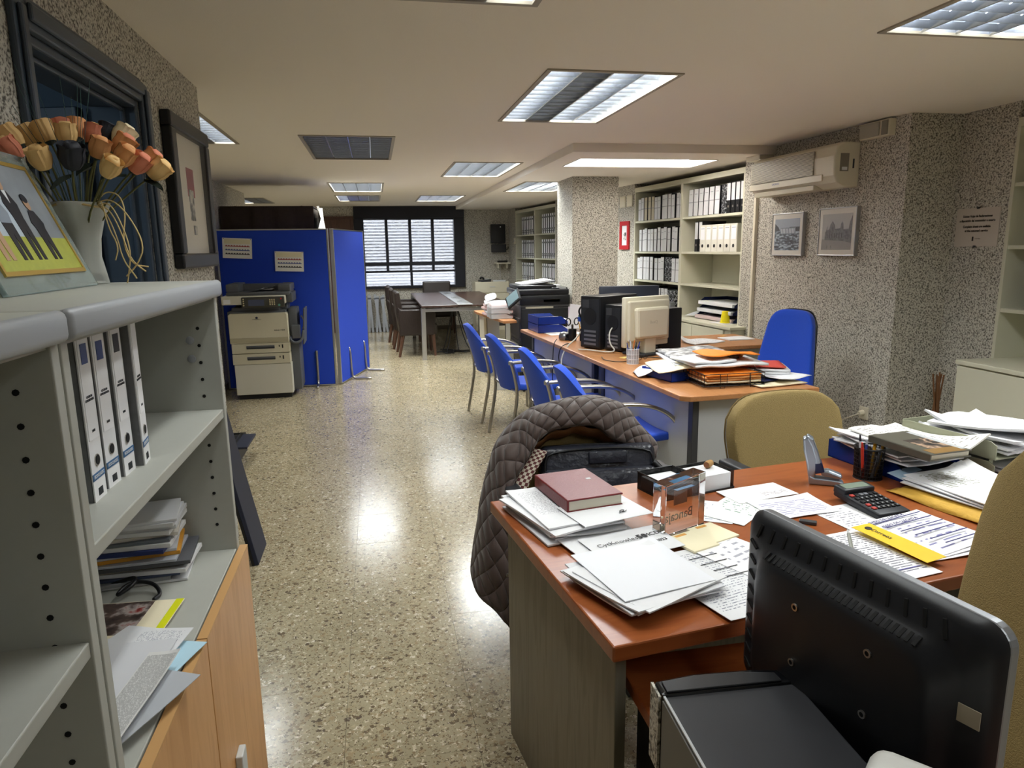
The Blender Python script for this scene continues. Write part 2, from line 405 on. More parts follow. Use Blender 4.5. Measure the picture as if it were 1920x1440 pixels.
# ---- ceiling lights layout  (x0,x1,y0,y1, z, lit channels, label)
LAMPS = [
 (.79, 1.40, 3.15, 4.40, CEIL, (1,0,1,1), 'large louvre ceiling light with one dark channel, nearest the camera centre'),
 (1.87, 2.48, 1.20, 2.45, CEIL, (1,1,1,1), 'louvre ceiling light with mirrored cells above the near cherry desk'),
 (-.07, .54, 1.10, 2.35, CEIL, (1,0,0,1), 'louvre ceiling light cut off by the top edge of the picture'),
 (-.45, .17, 5.08, 6.33, CEIL, (0,0,0,0), 'unlit louvre ceiling light with dark metal cells in mid room'),
 (.75, 1.36, 6.48, 7.75, CEIL, (1,1,1,1), 'lit louvre ceiling light beside the long edge of the soffit'),
 (-.48, .14, 8.52, 9.80, CEIL, (1,1,1,1), 'lit louvre ceiling light above the far end of blue screen'),
 (-.50, .12, 10.45, 11.65, CEIL, (1,0,0,0), 'louvre ceiling light with only its left quarter lit, near window'),
 (.70, 1.34, 10.45, 11.70, CEIL, (1,1,1,1), 'lit louvre ceiling light above the dark meeting table'),
 (-1.50, -.92, 4.30, 5.50, CEIL, (0,0,0,1), 'louvre ceiling light half hidden behind the framed print wall'),
 (-2.16, -1.54, 10.9, 12.1, CEIL, (0,1,0,0), 'partly lit louvre ceiling light above the cloth covered bulk'),
 (1.64, 2.28, 7.62, 8.92, SOFF, (1,1,1,1), 'lit louvre ceiling light set in the lowered soffit behind pillar'),
 (.79, 1.40, -1.2, .05, CEIL, (1,0,0,1), 'added louvre ceiling light behind the camera above the near desk'),  # unseen fitting, added to light the camera side of the room
 (2.3, 2.9, -1.6, -.35, CEIL, (0,1,0,0), 'added louvre ceiling light behind the camera by the right wall'),  # second unseen fitting, added for the same near light
]
TROUGH = (1.66, 2.86, 5.64, 6.18)
def holed(name, x0, x1, y0, y1, z, holes, m, t=.12):
    xs = sorted({x0, x1}|{v for h in holes for v in h[:2]}); ys = sorted({y0, y1}|{v for h in holes for v in h[2:4]})
    xs = [v for v in xs if x0 <= v <= x1]; ys = [v for v in ys if y0 <= v <= y1]; b = B()
    for i in range(len(xs)-1):
        for j in range(len(ys)-1):
            cx = (xs[i]+xs[i+1])/2; cy = (ys[j]+ys[j+1])/2
            if any(h[0] < cx < h[1] and h[2] < cy < h[3] for h in holes): continue
            b.add([(xs[i], ys[j], z), (xs[i], ys[j+1], z), (xs[i+1], ys[j+1], z), (xs[i+1], ys[j], z)], [(0, 1, 2, 3)])
    return S(b.o(name, m))
holed('ceiling', -2.7, 4.1, YF-.1, YB+.2, CEIL, [l[:4] for l in LAMPS if l[4] == CEIL]+[LAMPS[10][:4], TROUGH], CEILM)
S(B().box(-2.8, 4.2, YF-.2, YB+.3, CEIL+.18, CEIL+.22).o('ceiling_slab', GROUT))
# lowered soffit over the right-hand side, far half
SX, SY = 1.495, 5.261
holed('ceiling_soffit', SX, 3.6, SY, YB, SOFF, [LAMPS[10][:4], TROUGH], SOFFM)
S(B().add([(SX, SY, SOFF), (3.6, SY, SOFF), (3.6, SY, CEIL), (SX, SY, CEIL)], [(0, 1, 2, 3)]).add([(SX, YB, SOFF), (SX, SY, SOFF), (SX, SY, CEIL), (SX, YB, CEIL)], [(0, 1, 2, 3)]).o('ceiling_soffit_side', SOFFM))
# ---- walls (plan polygons)
def wall(name, poly, z0=0., z1=2.4, m=STUCCO): return S(B().prism(poly, z0, z1).o(name, m))
def wl(name, x0, x1, y0, y1, z0=0., z1=2.4, m=STUCCO): return wall(name, [(x0, y0), (x1, y0), (x1, y1), (x0, y1)], z0, z1, m)
wl('wall_front', -2.7, 4.1, YF-.15, YF)
wl('wall_left_near', XL-.14, XL, YF, 1.93)
wl('wall_left_pier', XL-.14, XL, 2.76, 3.70)
wl('wall_left_lintel', XL-.14, XL, 1.93, 2.76, 2.0)
wl('wall_left_return', -1.80, XL-.14, 3.62, 3.70)
wl('wall_left_far', -1.80, -1.66, 3.70, 10.1)
wl('wall_left_jog', -2.75, -1.80, 10.0, 10.1)
wl('wall_left_end', -2.75, -2.62, 10.1, YB)
WX0, WX1, WZ0, WZ1 = -.33, 1.62, .78, 2.24
wl('wall_back_left', -2.75, WX0, YB, YB+.2)
wl('wall_back_right', WX1, 3.2, YB, YB+.2)
wl('wall_back_sill', WX0, WX1, YB, YB+.2, 0, WZ0)
wl('wall_back_head', WX0, WX1, YB, YB+.2, WZ1, 2.4)
wl('wall_right_near', XR, XR+.5, YF, 1.05)
wl('wall_right_sign', XR, XR+.5, 3.48, 3.87)
wl('wall_right_recess', XR+.36, XR+.5, 1.05, 3.48)
wall('wall_right_return', [(3.20, 3.87), (4.06, 3.87), (4.06, 5.62), (3.15, 5.62)])
SA, SB = Vector((2.955, 8.12)), Vector((3.15, 5.62))
sd = (SB-SA).normalized(); sn = Vector((-sd.y, sd.x))      # along toward camera, into the wall
def on(A, d, n, s, o): v = A+d*s+n*o; return (v.x, v.y)
wall('wall_right_shelf_back', [on(SA, sd, sn, -.1, .40), on(SA, sd, sn, 2.6, .40), on(SA, sd, sn, 2.6, .5), on(SA, sd, sn, -.1, .5)])
wall('wall_right_strip', [on(SA, sd, sn, 2.43, 0), on(SA, sd, sn, 2.505, 0), on(SA, sd, sn, 2.505, .5), on(SA, sd, sn, 2.43, .5)])
FA, FB = Vector((2.50, 12.95)), Vector((2.76, 10.2))
fd = (FB-FA).normalized(); fn = Vector((-fd.y, fd.x))
wall('wall_right_middle', [on(SA, sd, sn, .245, 0), on(SA, sd, sn, .245, .5), on(FA, fd, fn, 2.41, .5), on(FA, fd, fn, 2.41, 0)])
wall('wall_right_far_back', [on(FA, fd, fn, .2, .40), on(FA, fd, fn, 2.45, .40), on(FA, fd, fn, 2.45, .5), on(FA, fd, fn, .2, .5)])
wall('wall_right_far_end', [on(FA, fd, fn, .28, 0), on(FA, fd, fn, .28, .5), (2.98, YB), (2.485, YB)])
# pillar
S(B().box(2.0, 2.49, 7.06, 7.66, 0, SOFF+.02).o('wall_pillar', STUCCO))
# cable conduit on the wall
S(B().box(3.128, 3.158, 5.475, 5.507, 0, 1.86).o('trim_1', ACW, bev=.003))
# baseboards (grey-brown skirting where the wall meets the floor)
SKIRT = mat('skirting', '6B6256', .5)
S(B().box(-1.66, -1.645, 3.70, 10.1, 0, .07).o('baseboard_left', SKIRT))
S(B().box(-2.6, 2.4, YB-.015, YB, 0, .07).o('baseboard_back', SKIRT))
# ---- window
win = S(bpy.data.objects.new('window_1', None)); COL.objects.link(win); win.location = (0, YB, 0)
def wbar(n, x0, x1, z0, z1, y0=-.03, y1=.08, m=FRAME): return B().box(x0, x1, y0, y1, z0, z1).o(n, m, win, bev=.003)
wbar('shutter_box', WX0, WX1+.02, 2.03, WZ1-.002, -.09, .12)
wbar('frame_jamb', WX0, -.165, WZ0, 2.03, -.06, .12); wbar('frame_jamb', 1.455, WX1+.02, WZ0, 2.03, -.06, .12)
wbar('frame_sill', -.165, 1.455, WZ0, .825, -.07, .12)
wbar('frame_head', -.165, 1.455, 2.005, 2.03)
wbar('transom', -.165, 1.455, 1.19, 1.25, -.04, .08)
wbar('transom', -.165, 1.455, 1.065, 1.10, -.02, .08)
wbar('mullion', .635, .675, .825, 1.065)
for x in (.215, .635, 1.045): wbar('mullion', x-.005, x+.045, 1.25, 2.005)
for x in (.215, .635, 1.045): wbar('mullion', x-.005, x+.04, 1.10, 1.19, -.01)
PANE = bpy.data.materials.new('pebbled_glass'); PANE.use_nodes = True
_nt = PANE.node_tree; _p = _nt.nodes['Principled BSDF']
_p.inputs['Transmission Weight'].default_value = 1; _p.inputs['Roughness'].default_value = .10; _p.inputs['Base Color'].default_value = (.93, .94, .96, 1); _p.inputs['IOR'].default_value = 1.25
_tc = _nt.nodes.new('ShaderNodeTexCoord'); _mp = _nt.nodes.new('ShaderNodeMapping'); _mp.inputs['Scale'].default_value = (.55, 1, 1.6); _nt.links.new(_tc.outputs['Object'], _mp.inputs[0])
_nz = _nt.nodes.new('ShaderNodeTexNoise'); _nz.inputs['Scale'].default_value = 48; _nz.inputs['Detail'].default_value = 3; _nt.links.new(_mp.outputs[0], _nz.inputs['Vector'])
_bm = _nt.nodes.new('ShaderNodeBump'); _bm.inputs['Strength'].default_value = .9; _bm.inputs['Distance'].default_value = .03; _nt.links.new(_nz.outputs['Fac'], _bm.inputs['Height']); _nt.links.new(_bm.outputs[0], _p.inputs['Normal'])
for x0, x1, z0, z1 in ((-.165, .21, 1.25, 2.005), (.26, .63, 1.25, 2.005), (.68, 1.04, 1.25, 2.005), (1.09, 1.455, 1.25, 2.005), (-.165, .21, 1.10, 1.19), (.255, .63, 1.10, 1.19), (.675, 1.04, 1.10, 1.19), (1.085, 1.455, 1.10, 1.19), (-.165, .635, .825, 1.065), (.675, 1.455, .825, 1.065)):
    B().box(x0, x1, .03, .034, z0, z1).o('pane', PANE, win)
# blind slats hanging outside the glass
SLAT = mat('blind_slat', '85878C', .6)
_sl = B().box(-.30, 1.60, -.004, .004, -.024, .024).o('blind_slat', SLAT, win, (0, .10, .86), (R(82), 0, 0))
for k in range(1, 22): inst(_sl, win, (0, .10, .86+k*.055), (R(62 if k > 4 else 82), 0, 0))
S(B().box(-6, 8, 17.0, 17.2, -.5, 3.2).o('wall_outside', mat('street_wall', '8C8E92', .9)))
S(B().box(-6, 8, 13.3, 17.0, -.5, -.4).o('ground_outside', mat('street_ground', '9A9A9A', .9)))
# ---- door in the left wall, open into a dim room
door = S(bpy.data.objects.new('door_1', None)); COL.objects.link(door); door.location = (XL, 1.93, 0)
def dpart(n, x0, x1, y0, y1, z0, z1, m=SLATE, bev=.006): return B().box(x0, x1, y0, y1, z0, z1).o(n, m, door, bev=bev)
for yy in ((-.065, .0), (.83, .905)):
    dpart('architrave', .0, .018, yy[0], yy[1], 0, 2.06); dpart('architrave_bead', .018, .03, yy[0]+.015, yy[1]-.02, 0, 2.04)
dpart('architrave', 0, .018, 0, .83, 1.995, 2.07); dpart('architrave_bead', .018, .03, 0, .83, 2.015, 2.055)
dpart('jamb', -.16, .0, -.005, .022, 0, 2.0); dpart('jamb', -.16, .0, .808, .835, 0, 2.0); dpart('jamb', -.16, .0, .022, .808, 1.972, 2.0)
dpart('stop', -.05, -.035, .022, .04, 0, 1.972); dpart('stop', -.05, -.035, .79, .808, 0, 1.972); dpart('stop', -.05, -.035, .04, .79, 1.955, 1.972)
leaf = B().box(-.80, -.02, -.02, .02, .01, 1.965).o('door_leaf', SLATED, door, (-.15, .78, 0), (0, 0, R(-14)), bev=.004)
hb = B().tube([(0, -.02, 1.0), (0, -.06, 1.0), (.11, -.06, 1.0)], .009); hb.o('handle', CHROME, leaf, (-.74, 0, 0), smooth=True)
# dim side room beyond the door
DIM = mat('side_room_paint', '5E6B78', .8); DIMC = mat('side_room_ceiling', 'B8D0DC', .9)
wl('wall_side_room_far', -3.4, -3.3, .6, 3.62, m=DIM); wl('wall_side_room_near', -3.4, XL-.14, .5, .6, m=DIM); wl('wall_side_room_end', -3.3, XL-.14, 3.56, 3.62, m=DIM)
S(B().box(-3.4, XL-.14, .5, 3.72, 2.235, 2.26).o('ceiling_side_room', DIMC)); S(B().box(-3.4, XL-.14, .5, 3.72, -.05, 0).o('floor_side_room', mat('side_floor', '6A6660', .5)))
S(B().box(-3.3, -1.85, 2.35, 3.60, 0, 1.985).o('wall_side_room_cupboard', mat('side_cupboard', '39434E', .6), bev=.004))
sl = bpy.data.lights.new('side_room_fill', 'POINT'); sl.energy = 12; sl.color = (.7, .88, 1); sl.shadow_soft_size = .12  # added fill light, no fitting, brightens the side room ceiling
so = bpy.data.objects.new('side_room_fill', sl); so.location = (-2.2, 1.15, 2.0); COL.objects.link(so)
# ---- brown door on the back wall
d2 = S(bpy.data.objects.new('door_2', None)); COL.objects.link(d2); d2.location = (-.95, YB, 0)
B().box(0, .56, -.03, 0, 0, 2.03).o('door_leaf', DOORWOOD, d2, bev=.004); B().box(-.05, 0, -.045, 0, 0, 2.07).o('architrave', DOORWOOD, d2); B().box(.56, .61, -.045, 0, 0, 2.07).o('architrave', DOORWOOD, d2); B().box(0, .56, -.045, 0, 2.03, 2.07).o('architrave', DOORWOOD, d2)
# ================================================================== CEILING LIGHTS
LOUV = mat('louvre_mirror', 'C6CCD6', .22, 1.); RIM = mat('lamp_rim', 'A39A8A', .5); TUBEOFF = mat('tube_off', 'D8DCE0', .3); LAMPIN = mat('lamp_inside', 'B8BCC4', .35, .8)
def area(name, parent, loc, sx, sy, L, c=LAMP_C):
    a = bpy.data.lights.new(name, 'AREA'); a.shape = 'RECTANGLE'; a.size = sx; a.size_y = sy; a.energy = L*math.pi*sx*sy; a.color = c
    o = bpy.data.objects.new(name, a); COL.objects.link(o); o.parent = parent; o.location = loc
    return o
_blades = {}
def lamp(x0, x1, y0, y1, z, lit, label, level=1.):
    w = x1-x0; l = y1-y0
    t = T('louvre_ceiling_light', label, 'ceiling light', ((x0+x1)/2, (y0+y1)/2, z), group='recessed louvre lights')
    hx, hy = w/2, l/2; b = B()
    for a in ((-hx-.012, hx+.012, -hy-.012, -hy+.01), (-hx-.012, hx+.012, hy-.01, hy+.012), (-hx-.012, -hx+.01, -hy+.01, hy-.01), (hx-.01, hx+.012, -hy+.01, hy-.01)): b.box(a[0], a[1], a[2], a[3], -.006, .004)
    b.o('rim', RIM, t)
    h = B(); h.box(-hx, hx, -hy, hy, .10, .11)
    for a in ((-hx, -hx+.006, -hy, hy), (hx-.006, hx, -hy, hy), (-hx, hx, -hy, -hy+.006), (-hx, hx, hy-.006, hy)): h.box(a[0], a[1], a[2], a[3], -.002, .105)
    h.o('housing', LAMPIN, t)
    cw = (w-.02)/4
    for k in range(1, 4):                                   # V-shaped reflectors between the channels
        x = -hx+.01+cw*k
        B().add([(x-.018, -hy+.01, .050), (x+.018, -hy+.01, .050), (x+.003, -hy+.01, 0), (x-.003, -hy+.01, 0), (x-.018, hy-.01, .050), (x+.018, hy-.01, .050), (x+.003, hy-.01, 0), (x-.003, hy-.01, 0)],
                [(0, 1, 5, 4), (1, 2, 6, 5), (2, 3, 7, 6), (3, 0, 4, 7), (0, 3, 2, 1), (4, 5, 6, 7)]).o('reflector', LOUV, t)
    n = 13; key = (round(w, 2))
    first = None
    for k in range(n):                                     # cross blades
        y = -hy+l*(k+.5)/n
        if key not in _blades:
            bb = B(); bx = hx-.008
            bb.add([(-bx, -.0015, 0), (bx, -.0015, 0), (bx, .0015, 0), (-bx, .0015, 0), (-bx, -.005, .026), (bx, -.005, .026), (bx, .005, .026), (-bx, .005, .026)],
                   [(0, 3, 2, 1), (4, 5, 6, 7), (0, 1, 5, 4), (1, 2, 6, 5), (2, 3, 7, 6), (3, 0, 4, 7)])
            _blades[key] = bb.o('blade', LOUV, t, (0, y, .002))
        else: inst(_blades[key], t, (0, y, .002))
    for k in range(4):
        x = -hx+.01+cw*(k+.5)
        if lit[k]: area('lamp_glow', t, (x, 0, .052), cw-.040, l-.05, LAMP_L*level)
        else: B().cyl((x, -hy+.04, .08), (x, hy-.04, .08), .013, n=10).o('tube', TUBEOFF, t, smooth=True)
    return t
for k, L in enumerate(LAMPS): lamp(*L, level=.66 if k in (1, 2, 11, 12) else 1.)      # near fittings dimmed so the desk papers do not clip
# open trough with bare tubes in the soffit
x0, x1, y0, y1 = TROUGH
t = T('open_trough_light', 'open white trough light with bare glowing tubes in the soffit', 'ceiling light', ((x0+x1)/2, (y0+y1)/2, SOFF))
hx, hy = (x1-x0)/2, (y1-y0)/2; TW = mat('trough_white', 'F4F4F2', .6)
h = B(); h.box(-hx, hx, -hy, hy, .10, .11)
for a in ((-hx, -hx+.008, -hy, hy), (hx-.008, hx, -hy, hy), (-hx, hx, -hy, -hy+.008), (-hx, hx, hy-.008, hy)): h.box(a[0], a[1], a[2], a[3], -.004, .105)
h.o('trough', TW, t)
GLOW = mat('tube_glow', 'FFFFFF', .4, emit=('FFF8F0', 16.))
for k in range(4):
    y = -hy+.07+k*(2*hy-.14)/3
    tb = B().cyl((-hx+.05, y, .062), (hx-.05, y, .062), .013, n=10).o('tube', GLOW, t, smooth=True)
    hb = B(); hb.box(-hx+.02, -hx+.05, y-.014, y+.014, .04, .10); hb.box(hx-.05, hx-.02, y-.014, y+.014, .04, .10); hb.o('tube_holder', WHITE, tb)
# ================================================================== LEFT: BOOKCASES
BF = -.385            # front plane of the bookcases
def bookcase(y0, y1, label, shelf_z, deck):
    t = T('office_bookcase', label, 'bookcase', (BF, y0, 0), group='grey bookcases along the left wall')
    W = y1-y0; D = XL+.004-BF
    # local: x from 0 (front) to D (negative, wall); y 0..W
    for ya, yb in ((0, .022), (W-.022, W)):
        B().box(D, -.001, ya, yb, 0, 1.376).o('side_panel', GREYL, t, bev=.002)
    B().box(D, -.006, .022, W-.022, 1.368, 1.408).o('top_inner', GREYL, t)
    tp = B(); tp.rbox(D, .012, .001, W-.001, 1.376, 1.413, .012, 3); tp.o('top_board', GREYE if False else GREYL, t, smooth=True)
    eb = B(); eb.rbox(-.004, .016, .001, W-.001, 1.374, 1.414, .010, 3); eb.o('edge_band', GREYE, t, smooth=True)
    B().box(D, D+.008, .022, W-.022, .0, 1.37).o('back_panel', GREYL, t)
    B().box(D+.008, -.004, .022, W-.022, shelf_z-.022, shelf_z).o('shelf', GREYL, t, bev=.002)
    if deck:
        B().box(D+.008, -.004, .022, W-.022, deck-.022, deck).o('deck', GREYL, t, bev=.002)
        B().box(D+.008, -.03, .022, W-.022, .0, .06).o('plinth', DGREY, t)
        half = W*.472
        for k, (a, b_) in enumerate(((.002, half-.002), (half+.002, W-.002))):
            d = B().box(0, .020, a, b_, .035, deck-.002).o('door', BEECH, t, bev=.0015)
            B().box(.0005, .0202, a, b_, deck-.002, deck+.001).o('door_edge', BEECHE, d)
            if k == 1:
                hd = B(); hd.box(.020, .036, half+.12, half+.165, .22, .36); hd.o('handle', MGREY, d, bev=.003)
                for q in range(3): B().box(.032, .036, half+.038+q*.008, half+.042+q*.008, .445, .595).o('handle_rib', DGREY, d) if False else None
                lk = B(); lk.cyl((.020, half+.14, .20), (.040, half+.14, .20), .012, n=14); lk.o('lock', BLACK, d, smooth=True)
    # drilled shelf-pin holes (inside faces) and caps
    hm = None
    for ya, nrm in ((W-.022, -1), (.022, 1)):
        for xx in (-.045, D+.06):
            z = (deck+.07) if deck else .10
            while z < 1.34:
                if hm is None: hm = B().cyl((0, 0, 0), (0, -.0012, 0), .0042, n=8).o('pin_hole', HOLE, t, (xx, ya, z))
                else: inst(hm, t, (xx, ya if nrm < 0 else ya+.0012, z))
                z += .042
    for z in ((1.27, 1.225) if deck else ()):
        B().lathe([(.010, 0), (.009, .003), (.004, .0045)], 14, M=Matrix.Translation((-.065, W-.022, z)) @ Matrix.Rotation(R(90), 4, 'X')).o('screw_cap', GREYE, t, smooth=True)
    return t
bookcase(.945, 1.825, 'grey office bookcase with beech doors, holding four white binders', 1.096, .725)
bookcase(.06, .94, 'grey open office bookcase nearest the camera at left edge', .985, None)
SHZ = 1.096; DKZ = .725
# binders on the middle shelf
BWH = mat('binder_white', 'E9EAEC', .4); BGREY = mat('binder_board_grey', '77797C', .6, noise=(80, .2)); LBL = mat('binder_label', 'F4F5F8', .5); EUB = mat('label_blue', '2B4A8A', .4); EUK = mat('label_dark', '232B33', .4); BAND = mat('band_blue', '2F5F8E', .45)
def lever_binder(name, label, loc, rot, w=.048, h=.275, d=.25, spine=BWH, board=BGREY, emblem=None, group=None, detail=True, low=None):
    """spine faces local -Y.. lies in x-z, thickness along x"""
    t = T(name, label, 'binder', loc, group=group, rot=rot)
    b = B(); b.box(-w/2, -w/2+.003, .002, d, 0, h); b.box(w/2-.003, w/2, .002, d, 0, h); b.o('cover', board, t)
    B().box(-w/2+.003, w/2-.003, .02, d-.01, .004, h-.012).o('pages', WHITE2, t)
    sp = B().box(-w/2, w/2, 0, .003, 0, h).o('spine', spine, t)
    if low: B().box(-w/2, w/2, -.0006, 0, 0, h*.42).o('spine_lower', low, t)
    if detail:
        B().box(-w*.40, w*.40, -.0009, 0, h*.36, h*.97).o('label', LBL, t)
        if emblem: B().box(-w*.24, w*.24, -.0016, -.0008, h*.80, h*.915).o('emblem', emblem, t)
        B().cyl((0, .001, h*.235), (0, -.0016, h*.235), w*.20, n=16).o('finger_ring', CHROME, t)
        B().cyl((0, .0, h*.235), (0, -.0022, h*.235), w*.165, n=16).o('finger_hole', HOLE, t)
        bd = B().box(-w/2, w/2, -.0008, 0, h*.125, h*.165).o('band', BAND, t)
        text('ECOCLASSIC', .0075, WHITE, bd, (0, -.001, h*.145), (R(90), 0, 0), xs=.9)
        text('GESTION\nEXPEDIENTES', .0055, EUK, t, (0, -.0012, h*.60), (R(90), 0, 0))
        text('2018', .006, EUK, t, (0, -.0012, h*.41), (R(90), 0, 0))
        bars = B()
        for q in range(7): bars.box(-.008+q*.0026, -.008+q*.0026+(.0016 if q % 2 else .001), -.0008, 0, h*.025, h*.07)
        bars.o('barcode', EUK, t)
    return t
for k, (y, em, fx, h) in enumerate(((1.170, EUB, -.448, .272), (1.238, EUB, -.450, .268), (1.303, EUK, -.446, .272), (1.366, None, -.436, .268))):
    lever_binder('lever_binder', ('white lever binder with blue emblem, nearest the camera on the grey shelf', 'white lever binder with blue emblem, second from camera on grey shelf', 'white lever binder with dark emblem and peeling label on grey shelf', 'white lever binder with plain label, last of four on grey shelf')[k],
                 (fx, y, SHZ), (0, R((0, .5, 0, -1.5)[k]*0), R(90+(0, -3, -2, 6)[k])), .048, h, .27, emblem=em, group='white binders on the grey bookcase')
# stack of magazines and letters on the deck
rr = random.Random(3); z = DKZ+.001
PAL = ['D9DADC', '8C8D90', '3C4660', 'E8E8EA', 'C9C2B0', '55575C', 'B9BEC8', 'E3A23C', 'D5D6DA', '2E3B70', 'EDEDEE', '70777F', 'D8D2C8', 'F0F0F0']
for k in range(17):
    th = rr.uniform(.004, .011); m = mat('mag_cover_%d' % k, PAL[k % len(PAL)], .5)
    y = 1.712+rr.uniform(-.010, .008)-(.008 if k < 2 else 0); x = -.605+rr.uniform(-.014, .012)+(.03 if k in (0, 3, 5) else 0)
    o = B().box(-.105, .105, -.075, .075, 0, th).o('mail_item', m if k < 15 else WHITE, None, (x, y, z), (0, 0, R(rr.uniform(-7, 7)+4)), bev=.0008)
    tag(o, '%s mail item up from the bottom of stack inside grey bookcase' % ORD[min(k, 15)] if k < 16 else 'white envelope topmost on the mail stack inside the grey bookcase', 'mail', 'stack of magazines and letters')
    z += th+.0006
# coiled cable and catalogue
tag(B().tube([(-.70, 1.60, DKZ+.006), (-.64, 1.63, DKZ+.006), (-.575, 1.625, DKZ+.030), (-.56, 1.585, DKZ+.03), (-.60, 1.555, DKZ+.012), (-.58, 1.60, DKZ+.028), (-.53, 1.60, DKZ+.022), (-.505, 1.57, DKZ+.006), (-.515, 1.545, DKZ+.006)], .0045, 8, smooth=3).o('cable', BLACK, None, smooth='all'), 'black coiled cable on the grey bookcase deck', 'cable')
t = T('catalogue', 'cream catalogue with dark photograph and yellow edge on bookcase deck', 'catalogue', (-.545, 1.452, DKZ+.001), R(-4))
B().box(-.11, .075, -.075, .075, 0, .010).o('pages', CREAMP, t); B().box(-.112, .095, -.077, .077, .010, .0115).o('cover', CREAMP, t)
B().box(.078, .094, -.06, .077, .0115, .0122).o('yellow_strip', mat('acid_yellow', 'DDE018', .5), t)
B().box(-.10, .035, -.06, .074, .0115, .0122).o('photograph', photo_noise('cat_photo', [(.35, '241E1C'), (.5, '5B4A44'), (.6, 'B9AFAA'), (.68, '9A3A34'), (.75, '2C2524')], 26), t)
# loose letters leaning in a heap
LP = [(-.53, 1.27, .014, 100, PRINT, .22, .13), (-.505, 1.30, .020, 68, WHITE, .20, .12), (-.455, 1.275, .026, 80, PRINT3, .20, .10), (-.455, 1.20, .034, 88, WHITE2, .24, .09), (-.418, 1.255, .012, 72, mat('pale_blue_print', 'B9DCEC', .6), .18, .07), (-.425, 1.125, .042, 84, PRINTD, .27, .055), (-.412, 1.13, .022, 66, mat('grey_form', 'B4B8BE', .6), .19, .075)]
LBLS = ['white printed letter under the heap on bookcase deck', 'blank white envelope at the back of heap on bookcase deck', 'printed form sticking out of the letter heap on bookcase deck', 'folded white leaflet in the letter heap on bookcase deck', 'pale blue leaflet in the letter heap on bookcase deck', 'grey strip with lines of print on top of letter heap', 'white bordered grey card at the front of letter heap']
for k, (x, y, zz, a, m, w, h) in enumerate(LP):
    o = sheet_mesh(w, h, .004, .0015, k).o('loose_letter', m, None, (x, y, DKZ+zz), (0, R(1), R(a)), solid=.0012)
    tag(o, LBLS[k], 'paper', 'loose letters in the grey bookcase')
B().box(-.10, .10, -.06, .06, 0, .03)
# ================================================================== photo frame, vase, roses (on top of the bookcases)
TOPZ = 1.4135
t = T('family_photo', 'tilted glass photo frame with gold inner border on grey bookcase', 'photo frame', (-.582, 1.46, TOPZ), rot=(0, 0, R(91.5)))
# local: picture plane faces -Y (the room), leaning back; x runs away from the camera
PM = Matrix.Translation((0, 0, .001)) @ Matrix.Rotation(R(-23), 4, 'X')
def fp(n, m, x0, x1, z0, z1, y0=-.002, y1=.0, par=None): return B().box(x0, x1, y0, y1, z0, z1, PM).o(n, m, par or t)
B().rbox(-.205, .205, 0, .010, 0, .285, .002, 2, PM).o('glass_block', mat('frame_glass', 'CFE0E0', .06, trans=.75, ior=1.4), t)
fp('mat_board', mat('photo_backdrop', '8E959C', .4, noise=(14, .35)), -.172, .162, .040, .250)
GOLD = mat('gold_border', 'C9A95A', .3, .6); b = B()
for a in ((-.180, .170, .032, .040), (-.180, .170, .250, .258), (-.180, -.172, .040, .250), (.162, .170, .040, .250)): b.box(a[0], a[1], -.004, 0, a[2], a[3], PM)
b.o('gold_border', GOLD, t)
fp('photo_ground', mat('photo_grass', 'A9AE48', .4, noise=(60, .2)), -.172, .162, .040, .105, -.0026, -.002)
fp('photo_doorway', mat('photo_pale', 'B9C6D2', .4), -.172, -.02, .105, .215, -.0026, -.002)
SUIT = mat('photo_suit', '20222C', .4); SKIN = mat('photo_skin', 'B89478', .4); YD = mat('photo_yellow', 'C4B93A', .4); BLO = mat('photo_blouse', '8A94A2', .4); SHIRT = mat('photo_shirt', 'E4E6EA', .4)
def figure(x, m, top, m2, tie=False):
    P_ = lambda poly, mm, o: B().prism(poly, -.0003, .0003, PM @ Matrix.Translation((0, -.0031-o, 0)) @ Matrix.Rotation(R(90), 4, 'X')).o('photo_figure', mm, t)
    h = top-.055; mid = .055+h*.50
    P_([(x-.019, mid), (x+.019, mid), (x+.027, top-.055), (x+.012, top-.030), (x-.012, top-.030), (x-.027, top-.055)], m, 0)
    P_([(x-.018, .060), (x-.005, .060), (x, mid-.02), (x+.005, .060), (x+.018, .060), (x+.020, mid), (x-.020, mid)], m2, 0)
    P_([(x+.0115*math.cos(q), top-.015+.0150*math.sin(q)) for q in [i*.628 for i in range(10)]], SKIN, .0004)
    P_([(x+.0125*math.cos(q), top-.006+.0095*math.sin(q)) for q in [i*.628 for i in range(10)]], SUIT, .0006)
    if tie: P_([(x-.007, top-.030), (x+.007, top-.030), (x, mid+.03)], SHIRT, .0006)
figure(-.125, YD, .205, SKIN); figure(-.060, BLO, .205, SUIT); figure(.0, SUIT, .225, SUIT, True); figure(.07, SUIT, .19, SUIT)
# vase
FROST = mat('frosted_glass', 'ECEEE8', .3, trans=.62, ior=1.25)
vx, vy = -.640, 1.755
t = T('glass_vase', 'frosted glass vase with fluted flared rim on grey bookcase', 'vase', (vx, vy, TOPZ))
pr = [(.0, .0), (.036, 0), (.040, .004), (.036, .03), (.031, .06), (.034, .10), (.044, .14), (.056, .168), (.060, .178), (.057, .178), (.053, .168), (.041, .14), (.031, .10), (.028, .06), (.03, .02), (0, .016)]
B().lathe(pr, 28, lobes=4, lobe=.10).o('vessel', FROST, t, smooth='all')
B().lathe([(.041, 0), (.043, .002), (.041, .006), (.036, .007)], 28).o('foot_ring', FROST, t, smooth=True)
